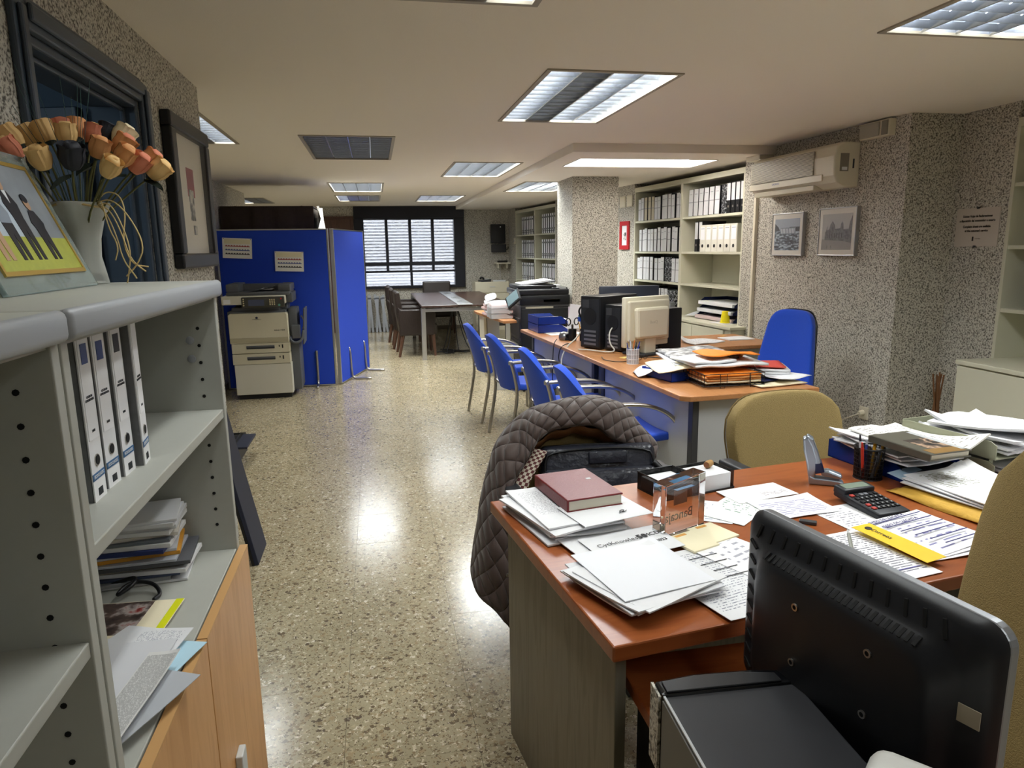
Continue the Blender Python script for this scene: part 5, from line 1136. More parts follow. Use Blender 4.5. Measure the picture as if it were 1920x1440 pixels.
# ---- paper heap on the near half of the middle row
x, y = mp(.27, .53)
tray_letter('letter_tray', 'blue letter tray under cream folder on the near middle desk', (x, y, DH+.002), MA+R(100), BLUEP, .28, .36, .05, pm=WHITE2)
def heap(name, label, cat, u, v, z, w, h, t_, m, rz=0., curl=0., ripple=.004, seed=1, tilt=(0, 0)):
    x, y = mp(u, v); o = sheet_mesh(w, h, curl, ripple, seed, 11, 11).o(name, m, None, (x, y, DH+z), (R(tilt[0]), R(tilt[1]), MA+R(rz)), solid=t_, smooth='all'); return tag(o, label, cat, 'papers heaped on the middle desk')
heap('paper_sheet', 'white paper curling over the edge beside cream folder', 'paper', .10, .62, .03, .16, .22, .002, WHITE, -14, -.03, .02, 4, (0, -14))
heap('folder', 'cream card folder sloping over the blue tray', 'folder', .17, .50, .075, .20, .34, .004, CREAMP, -12, -.02, .01, 8, (0, -12))
heap('newspaper', 'newspaper with large grey photograph on top of the heap', 'newspaper', .40, .62, .115, .34, .44, .012, NEWSP, -8, 0, .006, 9, (0, -3))
heap('newspaper', 'white edged newspaper folded below the photograph page', 'newspaper', .38, .58, .098, .36, .45, .012, WHITE2, -12, 0, .006, 10, (0, -3))
# wire tray with orange folders
t = md('wire_tray', 'black wire letter tray holding orange folders', 'letter tray', .37, .26, -4)
WIRE = BLACK; wx, wy = .17, .13
for z in (.012, .075): B().tube([(-wx, -wy, z), (wx, -wy, z), (wx, wy, z), (-wx, wy, z), (-wx, -wy, z)], .0028, 6).o('rail', WIRE, t)
for k in range(9): xx = -wx+k*2*wx/8; B().tube([(xx, -wy, .075 if k % 3 == 0 else .012), (xx, -wy, .012), (xx, wy, .012), (xx, wy, .075)], .0018, 5).o('wire', WIRE, t)
for k in range(8): yy = -wy+k*2*wy/7; B().tube([(-wx, yy, .075), (-wx, yy, .012), (wx, yy, .012), (wx, yy, .075 if k % 3 == 0 else .012)], .0018, 5).o('wire', WIRE, t)
for k in (0.05, .033): B().tube([(-wx, wy, k), (-wx, -wy, k)], .0016, 5).o('wire', WIRE, t)
for sx in (-.08, .09): B().tube([(sx, -wy, .075), (sx, -wy-.003, .0), (sx+.025, -wy-.004, -.0), (sx+.025, -wy, .012)], .002, 5).o('clip_foot', WIRE, t)
for k in range(4):
    heap('folder', '%s folder from the bottom inside the black wire tray' % ORD[k], 'folder', .375, .27, .030+.012*k, .31, .245, .009, (CREAMP, mat('tan_folder', 'C98A4E', .6), mat('peach_folder', 'D99A5A', .6), ORANGE)[k], -4+(0, 2, -2, 3)[k], 0, .003, 20+k)
heap('paper_bundle', 'white paper bundle lying over the wire tray', 'paper', .40, .33, .108, .42, .25, .012, WHITE, -3, .0, .006, 14)
heap('paper_bundle', 'grey printed paper bundle below the orange folder', 'paper', .30, .36, .124, .26, .25, .010, PRINT, 4, .0, .006, 15)
heap('folder', 'bright orange curved folder on top of the heap', 'folder', .44, .36, .150, .30, .20, .006, ORANGE, -2, -.05, .012, 16)
heap('folder', 'glossy red folder lying on papers at desk end', 'folder', .66, .36, .078, .24, .22, .006, PINKRED, -24, 0, .002, 17)
for k in range(4): heap('paper_bundle', '%s papers below the glossy red folder' % ('lowest', 'lower', 'upper', 'topmost')[k], 'paper', .655+.006*k, .35, .018+.015*k, .25, .23, .012, (WHITE, WHITE2, PRINT, WHITE)[k], -24+(4, -3, 2, 0)[k], 0, .003, 24+k)
heap('paper_sheet', 'white sheet curling at the desk end beside red folder', 'paper', .70, .22, .030, .22, .22, .002, WHITE, 12, .06, .01, 31)
heap('folder', 'cream folder flat at the near desk corner', 'folder', .62, .16, .010, .30, .16, .006, CREAMP, 6, 0, .002, 32)
heap('folder', 'dark blue folder poking out beside the wire tray', 'folder', .57, .23, .022, .12, .16, .005, BLUED, 20, 0, .002, 33)
x, y = mp(.78+.30, 1.78); tag(sheet_mesh(.30, .22, .06, .006, 6, 11, 11).o('paper_bundle', PRINT, None, (x, y, DH+.006), (0, 0, MA+R(14)), solid=.006), 'curled white booklet lying on the desk return', 'paper')
x, y = mp(.78+.66, 1.86); tag(sheet_mesh(.22, .18, .0, .003, 6).o('paper_bundle', WHITE, None, (x, y, DH+.006), (0, 0, MA), solid=.008), 'thin white paper pile behind the blue swivel chair', 'paper')
tag(B().box(-.14, .14, -.10, .10, 0, .03).o('orange_folder_pile', mat('rust_card', 'B4572C', .6), None, (*mp(.62, 2.52), DH), (0, 0, MA), bev=.003), 'rust orange folder pile behind the black towers', 'folder')
tag(B().box(-.15, .15, -.11, .11, 0, .02).o('paper_bundle', WHITE, None, (*mp(.62, 2.52), DH+.031), (0, 0, MA+R(6)), bev=.003), 'white paper pile resting on rust orange folders', 'paper')
# ================================================================== BLACK MULTIFUNCTION PRINTER + SIDE TABLE
t = T('multifunction_printer', 'large black multifunction printer standing before the pillar', 'printer', (1.73, 7.02, 0), R(0))
# local: faces -x?  visible side = right side; width x, depth y
MB = mat('mfp_black', '16181C', .38)
B().rbox(-.29, .22, -.02, .55, .04, .90, .012, 2).o('body', MB, t, smooth=True)
B().box(-.29, .22, -.026, -.018, .88, .90).o('seam', DGREY, t); B().box(-.28, .22, -.026, -.018, .86, .865).o('seam', mat('seam_grey', '6A6C70', .4, .6), t)
B().box(-.05, .12, -.030, -.018, .93, .955).o('yellow_label', mat('label_yellow', 'B9A23C', .5), t); B().box(-.24, .05, -.030, -.02, .866, .885).o('paper_slot', mat('slot_paper', 'A9A592', .5), t)
B().rbox(-.30, .23, -.03, .56, .90, 1.0, .012, 2).o('engine', MB, t, smooth=True); B().rbox(-.33, .22, -.03, .55, 1.0, 1.06, .014, 3).o('scanner', MB, t, smooth=True)
B().rbox(-.31, .10, .02, .50, 1.06, 1.10, .012, 2).o('feeder', MB, t, smooth=True); B().box(-.28, .10, .05, .45, 0, .012, Matrix.Translation((0, 0, 1.12)) @ Matrix.Rotation(R(-7), 4, 'Y')).o('feed_tray', MB, t, bev=.004); B().box(-.26, .06, .08, .42, 0, .010, Matrix.Translation((0, 0, 1.134)) @ Matrix.Rotation(R(-7), 4, 'Y')).o('fed_paper', WHITE, t)
B().rbox(.04, .21, -.01, .2, 1.05, 1.075, .01, 2).o('hinge_cover', MB, t, smooth=True); B().box(.12, .19, -.015, .02, 1.055, 1.07).o('badge', LGREY, t)
B().rbox(.22, .255, .1, .5, .30, .92, .012, 2).o('bypass', MB, t, smooth=True); B().box(.225, .25, .06, .09, .80, .92).o('usb_panel', LGREY, t)
cpn = B().box(-.09, .09, -.012, .012, -.07, .08).o('control_panel', BLACK, t, (-.37, -.05, .97), (R(-32), R(-38), R(-40)), bev=.006); B().box(-.075, .075, -.014, -.012, -.05, .07).o('screen', mat('panel_screen', '6E8288', .2), cpn)
for z in (.10, .33, .56): B().box(-.296, -.286, .02, .52, z, z+.2).o('paper_drawer', CHARC, t, bev=.004); B().box(-.306, -.292, .1, .44, z+.15, z+.165).o('drawer_handle', ALU, t)
B().box(-.27, .25, 0, .53, 0, .04).o('base', BLACK, t)
tag(B().box(-.10, .10, -.14, .14, 0, .012).o('paper_bundle', WHITE, None, (1.78, 7.30, 1.078), (0, 0, R(12)), bev=.001), 'white papers left on top of black printer', 'paper')
t = T('printer_side_table', 'small pear wood side table left of the black printer', 'table', (1.15, 7.06, 0), R(0))
B().prism([(.12, 0), (.26, 0), (.26, 1.35), (0, 1.35), (0, 1.15)], DH-.028, DH).o('table_top', PEAR, t, bev=.004); B().box(.06, .09, .95, 1.3, 0, DH-.028).o('side_panel', IVORY, t); B().box(.10, .24, .95, .98, 0, DH-.028).o('end_panel', LGREY, t); B().box(.06, .24, .1, .12, .0, .5).o('lower_box', MGREY, t)
for k in range(5): tag(B().box(-.12, .12, -.15, .15, 0, .022).o('pink_paper_pile', (mat('pink_paper', 'E6C6C2', .7), WHITE, mat('pink_paper'), mat('pink_paper2', 'EAD2CE', .7), WHITE)[k], None, (1.30+.008*(k % 2), 7.75, DH+.002+.032*k), (0, 0, R((4, -3, 6, 0, -8)[k])), bev=.002), '%s paper pile from the bottom on the printer side table' % ORD[k], 'paper', 'pink and white papers beside the printer')
for k in range(3):
    t = tray_letter('letter_tray', '%s clear letter tray of pink papers beside the printer' % ('lowest', 'middle', 'topmost')[k], (1.29, 7.42, DH+.002+.055*k), R(90), mat('clear_tray', 'E8ECEF', .2, alpha=.45), .30, .22, .05, 'clear trays beside the printer', pm=mat('pink_paper'))
tag(B().cyl((-.12, 0, 0), (.12, .02, 0), .035, n=14).o('paper_roll', WHITE, None, (1.27, 7.80, DH+.20), (0, 0, R(60)), smooth=True), 'white paper roll lying on the pink paper pile', 'paper roll')
# ================================================================== NEAR DESK
NA = R(7.2); nu = Vector((math.cos(NA), math.sin(NA))); nv = Vector((-math.sin(NA), math.cos(NA))); NO = Vector((.403, 1.134))
t = T('cherry_desk', 'near cherry wood desk with grey wood end panel', 'desk', (NO.x, NO.y, 0), NA)
B().prism([(0, 0), (1.8, 0), (1.8, .82), (0, .82)], .708, .742).o('desk_top', CHERRY, t, bev=.004)
B().box(.035, .06, .06, .76, 0, .708).o('end_panel', GREYWOOD, t, bev=.002); B().box(.06, .09, .20, .22, 0, .708).o('inner_post', BLACK, t)
B().box(1.72, 1.745, .06, .76, 0, .708).o('end_panel', GREYWOOD, t, bev=.002); B().box(.06, 1.72, .60, .62, .2, .708).o('modesty_panel', GREYWOOD, t)
t = T('desk_wing', 'lower cherry wood side wing under the near desk edge', 'desk', (.47, .25, 0), R(0))
B().box(0, .50, 0, 1.06, .572, .602).o('wing_top', CHERRY, t, bev=.004); B().box(.03, .05, .05, 1.0, 0, .572).o('side_panel', BLACK, t); B().box(.24, .26, .05, 1.0, 0, .572).o('side_panel', BLACK, t)
# desktop computer lying on the wing
t = T('desktop_computer', 'black desktop computer case lying on the cherry wing', 'computer', (.54, .76, .604), R(-3))
B().box(-.118, .115, -.28, .20, .004, .146).o('case', mat('case_dark', '242529', .55, noise=(30, .12)), t, bev=.003); B().box(-.122, -.118, -.28, .20, .004, .140).o('side_cover', mat('case_side', '6B6862', .5), t, bev=.001)
B().prism([(-.122, .20), (.117, .20), (.117, .235), (.05, .247), (-.05, .250), (-.122, .240)], .0, .150).o('front_bezel', BLACKG, t, bev=.006); B().prism([(-.112, .203), (.09, .203), (.088, .226), (.03, .237), (-.05, .240), (-.112, .232)], .150, .153).o('bezel_panel', BLACK, t, bev=.002)
B().box(-.126, -.121, .205, .245, .004, .144).o('speckled_trim', STUCCO, t); B().box(-.120, -.116, -.28, .2, .144, .1475).o('edge_line', LGREY, t)
t = T('white_device', 'white rounded device resting on the black computer case', 'device', (.598, .590, .752), R(40)); B().rbox(-.08, .08, -.08, .08, 0, .096, .024, 4).o('shell', mat('white_shell', 'D9D9D4', .35), t, smooth=True); B().box(-.04, .03, -.062, -.05, .02, .05).o('port', DGREY, t)
# monitor seen from behind : plane X ~ .66-.75, screen toward +x
t = T('widescreen_monitor', 'large black widescreen monitor seen from behind in the foreground', 'monitor', (.705, .895, .604), R(-79.7))
# local x: from far-left (neg) to near-right (pos), back faces -y
MBK = mat('monitor_black', '1B1C20', .38)
hw = .238
def rr2(x0, x1, z0, z1, r, n=6):
    out = []
    for cx, cz, a0 in ((x1-r, z1-r, 0), (x0+r, z1-r, 90), (x0+r, z0+r, 180), (x1-r, z0+r, 270)):
        for k in range(n+1): q = R(a0+90*k/n); out.append((cx+r*math.cos(q), cz+r*math.sin(q)))
    return out
RX = Matrix.Rotation(R(90), 4, 'X')
B().prism(rr2(-hw, hw, .055, .397, .032), -.030, -.012, RX).o('front_bezel', mat('bezel_grey', '8A8C90', .35, .5), t, bev=.003)
# lofted rear shell
lo = [(0, .0), (.010, .005), (.018, .018), (.022, .04), (.030, .052), (.044, .062), (.05, .075)]
b = B(); prev = []; ring = len(rr2(0, 1, 0, 1, .1))
for k, (dy, ins) in enumerate(lo):
    for (px_, pz_) in rr2(-hw+ins, hw-ins, .055+ins*.4, .397-ins, .032+ins*.35): b.v.append((px_, .012-dy, pz_))
for k in range(len(lo)-1): b.f += [(k*ring+i, k*ring+(i+1) % ring, (k+1)*ring+(i+1) % ring, (k+1)*ring+i) for i in range(ring)]
b.f.append(tuple((len(lo)-1)*ring+i for i in range(ring)))
sh = b.o('rear_shell', MBK, t, smooth=True)
SLT_ = mat('vent_slot', '040405', .8)
for k in range(13):
    x = -.195+k*.030; B().box(-.0032, .0032, -.0012, .0012, -.014, .014).o('vent_slot', SLT_, sh, (x, -.0086, .366), (R(-10), R(16-k*2.6), 0), bev=.001)
for k in range(26):
    x = -.155+k*.0118; B().box(-.0028, .0028, -.0012, .0012, -.0085, .0085).o('vent_slot', SLT_, sh, (x, -.0262, .3385), (R(-54), 0, 0))
for k in range(9): B().box(-.011, .011, -.0012, .0012, -.0026, .0026).o('vent_slot', SLT_, sh, (-.210, -.0084, .335-k*.030), (0, R(30), R(-10)))
for x, z in ((-.07, .285), (.075, .285), (-.07, .185), (.075, .185)): B().lathe([(.0038, 0), (.0065, 0), (.0065, .003), (.0038, .003)], 12, M=Matrix.Translation((x, -.0375, z)) @ RX, cap=False).o('screw_boss', CHROME, sh)
st_ = B().box(-.014, .014, -.0008, .0008, -.013, .013).o('maker_sticker', mat('sticker_buff', 'A49B86', .5), sh, (.210, -.0092, .265), (0, 0, R(10)))
B().box(-hw+.012, hw-.012, .030, .032, .075, .385).o('screen', BLACKG, t)
B().box(-.04, .04, -.035, .0, .01, .12).o('stand_neck', BLACK, t, bev=.004); B().rbox(-.13, .13, -.10, .08, 0, .018, .008, 3).o('stand_base', BLACK, t, smooth=True)
# ================================================================== TAN CHAIRS
def tan_back(t, w, z0, z1, lean, y0, th=.06, rows=13):
    pts = []
    for i in range(rows):
        v = i/(rows-1); row = []
        for j in range(17):
            w_ = (j/16-.5)*2; zt = z1-(z1-z0)*.20*abs(w_)**6-.012*w_*w_; hw = w/2*(.91+.09*math.sin(min(1, v*1.3)*math.pi/2))*(1-.05*max(0, v-.8)*5)
            row.append((w_*hw, y0-lean*v+.035*w_*w_, z0+(zt-z0)*v))
        pts.append(row)
    o = B().grid(pts).o('backrest', TAN, t, smooth='all', solid=th, bev=.014)
    edge = [p for p in [r_[0] for r_ in pts]]+[p for p in pts[-1][1:-1]]+[r_[-1] for r_ in reversed(pts)]
    B().tube(edge, .0035, 6).o('piping', mat('piping_tan', '6E5A34', .9), o, smooth='all')
    return o
def tan_chair(label, loc, rz, w=.50, top=.885):
    """sits facing local +y"""
    t = T('tan_office_chair', label, 'chair', loc, rz, 'tan upholstered office chairs')
    tan_back(t, w, .50, top, .07, -.20); B().rbox(-.24, .24, -.20, .24, .40, .48, .03, 3).o('seat', TAN, t, smooth=True); B().rbox(-.23, .23, -.19, .23, .385, .405, .008, 2).o('seat_pan', BLACK, t, smooth=True)
    B().tube([(0, 0, .38), (0, -.22, .38), (0, -.262, .45), (0, -.275, .60)], .02, 8, smooth=1).o('back_bar', BLACK, t, smooth='all'); B().cyl((0, 0, .08), (0, 0, .39), .026, n=12).o('gas_column', BLACK, t, smooth=True)
    for k in range(5):
        q = k*2*math.pi/5+.3; B().tube([(0, 0, .10), (.15*math.cos(q), .15*math.sin(q), .085), (.28*math.cos(q), .28*math.sin(q), .055)], .02, 8).o('base_arm', BLACK, t, smooth='all'); B().cyl((.28*math.cos(q)-.012, .28*math.sin(q), .026), (.28*math.cos(q)+.012, .28*math.sin(q), .026), .026, n=12).o('caster', BLACK, t, smooth=True)
    for s in (-1, 1): B().tube([(s*.22, -.06, .40), (s*.30, -.06, .42), (s*.305, -.07, .60), (s*.305, -.15, .635), (s*.305, .10, .635)], .017, 8, smooth=2).o('armrest', BLACK, t, smooth='all'); B().rbox(s*.305-.028, s*.305+.028, -.17, .12, .635, .66, .010, 3).o('arm_pad', CHARC, t, smooth=True)
    return t
tan_chair('tan visitor chair facing the near desk beside the paper trays', (1.63, 2.30, 0), R(188), .54, .885)
tan_chair('tan visitor chair draped with the brown quilted coat', (.745, 2.27, 0), R(186), .50, .86)
# user's chair at right edge: faces -x
t = T('tan_desk_chair', 'large tan desk chair at the right edge of foreground', 'chair', (1.085, .85, 0), R(100))
tan_back(t, .56, .46, 1.12, .20, -.13, .075); B().rbox(-.25, .25, -.18, .21, .40, .49, .035, 3).o('seat', TAN, t, smooth=True); B().tube([(0, 0, .38), (0, -.20, .38), (0, -.25, .5), (0, -.27, .62)], .022, 8, smooth=1).o('back_bar', BLACK, t, smooth='all'); B().cyl((0, 0, .08), (0, 0, .40), .028, n=12).o('gas_column', BLACK, t, smooth=True)
for k in range(5):
    q = k*2*math.pi/5; B().tube([(0, 0, .10), (.15*math.cos(q), .15*math.sin(q), .085), (.29*math.cos(q), .29*math.sin(q), .055)], .02, 8).o('base_arm', BLACK, t, smooth='all'); B().cyl((.29*math.cos(q)-.012, .29*math.sin(q), .026), (.29*math.cos(q)+.012, .29*math.sin(q), .026), .026, n=12).o('caster', BLACK, t, smooth=True)
# ================================================================== COAT AND BAG
t = T('quilted_coat', 'brown quilted coat hung over the tan chair back', 'coat', (0, 0, 0))
# rows: rear hem, over-the-top ridge, front edge ; columns run from left hem to right lapel
RIDGE = [(.300, 2.33, .30), (.318, 2.36, .42), (.352, 2.42, .58), (.405, 2.48, .73), (.475, 2.50, .825), (.58, 2.50, .885), (.70, 2.50, .905), (.82, 2.50, .905), (.90, 2.50, .865), (.965, 2.49, .79), (1.02, 2.46, .70)]
FRONT = [(.405, 2.22, .17), (.412, 2.24, .36), (.412, 2.27, .52), (.435, 2.31, .655), (.50, 2.345, .745), (.545, 2.36, .805), (.64, 2.36, .845), (.745, 2.36, .845), (.835, 2.37, .79), (.905, 2.37, .745), (.985, 2.36, .68)]
REAR = [(.32, 2.44, .22), (.35, 2.50, .32), (.40, 2.56, .42), (.46, 2.60, .48), (.54, 2.63, .50), (.62, 2.64, .50), (.70, 2.645, .50), (.80, 2.64, .50), (.90, 2.62, .50), (.98, 2.58, .50), (1.03, 2.52, .55)]
def cr(P, t_):
    n = len(P)-1; f_ = min(max(t_*n, 0), n-1e-6); i = int(f_); u = f_-i
    g = lambda k: Vector(P[min(max(k, 0), n)])
    p0, p1, p2, p3 = g(i-1), g(i), g(i+1), g(i+2)
    return .5*((2*p1)+(-p0+p2)*u+(2*p0-5*p1+4*p2-p3)*u*u+(-p0+3*p1-3*p2+p3)*u**3)
pts = []; NC = 60; NR = 25; crn = random.Random(11)
for i in range(NR):
    v = i/(NR-1); row = []
    for j in range(NC):
        s = j/(NC-1); a, b_, c = cr(REAR, s), cr(RIDGE, s), cr(FRONT, s)
        if v < .5:
            w = v/.5; p = a.lerp(b_, w)+Vector((0, .05*math.sin(w*math.pi), .05*math.sin(w*math.pi)))
        else:
            w = (v-.5)/.5; k = w*w*(3-2*w)*.5+w*.5; p = b_.lerp(c, k)+Vector((0, -.03*math.sin(w*math.pi), .038*math.sin(w*math.pi)*(1 if s > .3 else .3)))+Vector((-.02*math.sin(w*math.pi) if s < .35 else 0, 0, 0))
        wr = .006*math.sin(s*34+v*9)+.005*math.sin(s*17-v*21)
        row.append(p+Vector((wr*.5, wr*.6, wr*.5)))
    pts.append(row)
B().grid(pts).o('shell', QUILT, t, smooth='all', solid=.012, uvscale=(1.7, .55))
# hem binding along the front edge
B().tube([tuple(p) for p in pts[-1]], .007, 6).o('hem_binding', mat('coat_binding', '3A302E', .8), t, smooth='all')
# brown lining inside the opening, checked strip on the left lapel
lin_pts = []
for i in range(6):
    v = i/5; row = []
    for j in range(36):
        s = .36+.52*j/35; c = cr(FRONT, s); row.append(c+Vector((0, .012+.085*v, -.010-.075*math.sin(v*1.5)*(1-.4*v)+.006*math.sin(s*70))))
    lin_pts.append(row)
B().grid(lin_pts).o('lining', mat('coat_lining', '6E4A28', .55, noise=(30, .3)), t, smooth='all', solid=.003)
ck = []
for i in range(5):
    v = i/4; row = []
    for j in range(20):
        s = .20+.24*j/19; c = cr(FRONT, s); row.append(c+Vector((.004+.055*v, .012-.012*v, -.012*v)))
    ck.append(row)
B().grid(ck).o('checked_lining', checker('coat_check', 'C9C0B0', '5A2A2A', 9), t, smooth='all', solid=.002, uvscale=(2.6, .6))
for s in (.10, .24): p = cr(FRONT, s); B().lathe([(0, 0), (.007, 0), (.006, .003), (0, .004)], 10, M=Matrix.Translation(p+Vector((-.012, -.014, 0))) @ RX).o('snap_button', CHROME, t)
B().box(-.03, .03, -.006, .006, -.018, .018).o('collar_strap', mat('coat_cord', '5A4030', .8), t, (.93, 2.355, .735), (R(20), R(30), 0), bev=.004)
B().lathe([(0, 0), (.009, 0), (.008, .004), (0, .005)], 10, M=Matrix.Translation((.945, 2.343, .722)) @ RX).o('brass_snap', mat('brass', '9A7A3C', .35, .9), t)
t = T('leather_bag', 'black leather briefcase bag on the coat covered chair', 'bag', (.765, 2.33, .485), R(-5)); BM = Matrix.Rotation(R(-14), 4, 'X')
B().rbox(-.215, .215, -.05, .055, 0, .285, .03, 4, BM).o('body', LEATHB, t, smooth=True); B().rbox(-.205, .205, -.078, -.035, .01, .20, .018, 4, BM).o('front_pocket', LEATHB, t, smooth=True)
fl = []
for i in range(7):
    v = i/6; fl.append([((j/12-.5)*.41, -.082-.006*math.sin(v*3)-.003*math.sin(j*1.7+v*5), .19-.09*v+.004*math.sin(j*1.1)) for j in range(13)])
B().grid([[tuple(BM @ Vector(p)) for p in r_] for r_ in fl]).o('pocket_flap', LEATHB, t, smooth='all', solid=.004)
B().tube([tuple(BM @ Vector(p)) for p in ((-.20, -.055, .02), (-.205, -.055, .22), (-.18, -.055, .27), (.18, -.055, .27), (.205, -.055, .22), (.20, -.055, .02))], .004, 6, smooth=2).o('zip', BLACK, t, smooth='all'); B().tube([tuple(BM @ Vector(p)) for p in ((-.19, .0, .268), (-.19, -.02, .285), (.19, -.02, .285), (.19, .0, .268))], .004, 6, smooth=1).o('zip', BLACK, t, smooth='all')
B().rbox(-.04, .10, -.066, -.05, .215, .26, .006, 2, BM).o('small_pocket', LEATHB, t, smooth=True)
B().tube([(.20, 0, .22), (.26, -.03, .16), (.31, -.02, .10), (.33, .0, .0)], .012, 6, smooth=2).o('strap', BLACK, t, smooth='all'); B().tube([(-.20, -.02, .2), (-.24, -.03, .12), (-.25, -.02, .02)], .012, 6, smooth=2).o('strap', BLACK, t, smooth='all'); B().box(.245, .275, -.045, -.03, .13, .18).o('buckle', CHARC, t)
# ================================================================== THINGS ON THE NEAR DESK
Z = DH+.0006
def paper(label, x, y, a, w=.21, h=.297, m=PRINT, z=0., t_=.0012, curl=0., ripple=.002, seed=1, cat='paper', name='paper_sheet', group='papers on the near desk', tilt=(0, 0)):
    return tag(sheet_mesh(w, h, curl, ripple, seed, 9, 9).o(name, m, None, (x, y, Z+z+t_), (R(tilt[0]), R(tilt[1]), R(a)), solid=-t_ if False else t_), label, cat, group)
# left stack below the red book
for k in range(7): paper('%s paper from the bottom of stack under the red book' % ORD[k], .475+(.012*((k*37) % 5-2)/2), 1.775+.008*((k*13) % 5-2), 12+(0, 4, -5, 2, -3, 6, -1)[k], .215, .30, (WHITE2, WHITE, PRINT, WHITE, WHITE2, WHITE, PRINT2)[k], .0055*k, .0045, .004, .003, k)
t = T('hardback_diary', 'dark red hardback diary on the left paper stack', 'book', (.535, 1.83, Z+.0415), R(9)); B().rbox(-.082, .082, -.118, .118, .0, .004, .0015, 2).o('back_cover', MAROON, t); B().box(-.078, .079, -.114, .114, .004, .030).o('pages', mat('page_edge', 'D9D4C2', .8), t); B().rbox(-.082, .082, -.118, .118, .030, .035, .002, 2).o('front_cover', MAROON, t); B().rbox(-.085, -.078, -.118, .118, .0, .035, .003, 2).o('spine', MAROON, t); B().box(.040, .054, .02, .032, .035, .0355).o('emblem', LGREY, t)
paper('white sheet with pen doodle sticking out below the red diary', .572, 1.695, 14, .21, .15, WHITE, .042, .001, .0, .001, 3)
tag(B().tube([(.0, 0, 0), (.012, .008, 0), (.022, .018, 0), (.012, .02, 0), (.002, .008, 0), (.016, .004, 0), (.026, .016, 0)], .0012, 4, smooth=2).o('paper_clip', DGREY, None, (.60, 1.66, Z+.0465)), 'bent wire paper clip on the doodled sheet', 'paper clip')
# middle sheets
paper('printed leaflet with dark photo band below the letters', .545, 1.535, 14, .21, .24, WHITE, .006, .002, .0, .002, 5)
o = paper('handwritten white letter with pen strokes beside the diary stack', .59, 1.545, 12, .225, .14, WHITE, .012, .001, .0, .002, 6)
INK = mat('ink_black', '26262A', .6)
text('CytKnowles', .024, INK, o, (-.03, .012, .0026), (0, 0, R(3)), name='handwriting', bold=-.0003); text('50', .030, INK, o, (.045, .018, .0026), (0, 0, R(3)), name='handwriting', bold=.0006); text('MCDY', .023, INK, o, (.083, .022, .0026), (0, 0, R(5)), name='handwriting'); text('22-6-2023', .017, INK, o, (.06, -.02, .0026), (0, 0, R(3)), name='handwriting')
tag(B().box(-.10, .10, -.022, .022, 0, .001).o('photo_strip', photo_noise('dark_band', [(.38, '38362F'), (.55, '8A877C'), (.66, 'C9BE8C')], 18), None, (.565, 1.47, Z+.0115), (0, 0, R(13))), 'dark photographic strip showing below the handwritten letter', 'paper')
for k in range(6): paper('%s blank envelope from the bottom of the front pile' % ORD[k], .535+.006*((k*7) % 4), 1.355-.004*k, 14+(6, -2, 8, 3, 10, 12)[k], .245, .245-.01*(k % 3), (WHITE2, WHITE, WHITE, WHITE2, WHITE, WHITE)[k], .012+.0038*k, .003, .006, .002, 40+k)
paper('blank white envelope with shaded panel topmost on front pile', .545, 1.365, 12, .225, .235, mat('env_panel', 'E6E8EE', .6), .036, .0015, .003, .001, 50)
o = paper('printed bank form with ruled rows beside the front pile', .715, 1.335, 14, .20, .31, PRINT3, .004, .0012, .002, .002, 51)
for k in range(4): B().box(-.085, .085, -.0012, .0012, 0, .0006).o('rule', INK, o, (0, .10-.035*k, .003))
paper('handwritten white note half hidden by the black monitor', .83, 1.42, 24, .15, .21, printed('note_pencil', 'F0F0F2', 'A8A8B4', 9, .35, 4, .15, .85, .45, .9, .5), .006, .001, .002, .002, 52)
# acrylic trophy
t = T('acrylic_trophy', 'clear acrylic trophy block with mirrored lettering on near desk', 'trophy', (.748, 1.615, Z), R(24)); B().prism([(-.075, 0), (.075, 0), (.075, .155), (-.075, .145)], -.022, .022, Matrix.Translation((0, 0, 0)) @ RX).o('block', ACRYL, t, bev=.002)
text('Bancaja', .036, mat('trophy_ink', '4A3A34', .5), t, (0, .0228, .045), (R(90), 0, 0), bold=.0002, mirror=True); B().box(-.02, .03, .0225, .0232, .075, .115).o('emblem', mat('trophy_emblem', '5A3626', .5), t); B().box(-.028, .038, -.012, .012, .122, .1225).o('blue_disc', mat('trophy_blue', '3E86B8', .4), t)
# sticky notes and yellow pad
for k, (x, y, a, m, w, lab) in enumerate(((.785, 1.535, 20, YELLOW, .115, 'bright yellow note pad under the cream notes'), (.745, 1.525, 20, mat('note_cream', 'EFE6C4', .6), .085, 'cream sticky note pad beside the acrylic block, left'), (.82, 1.565, 20, mat('note_cream'), .085, 'cream sticky note pad beside the acrylic block, right'))):
    o = tag(B().box(-w/2, w/2, -.05, .05, 0, .006).o('note_pad', m, None, (x, y, Z+(0 if k == 0 else .0065)), (0, 0, R(a)), bev=.0008), lab, 'note pad', 'note pads on the near desk')
    if k: B().box(-.02, .015, .034, .044, .006, .0064).o('note_logo', mat('note_logo', 'E0A24A', .6), o)
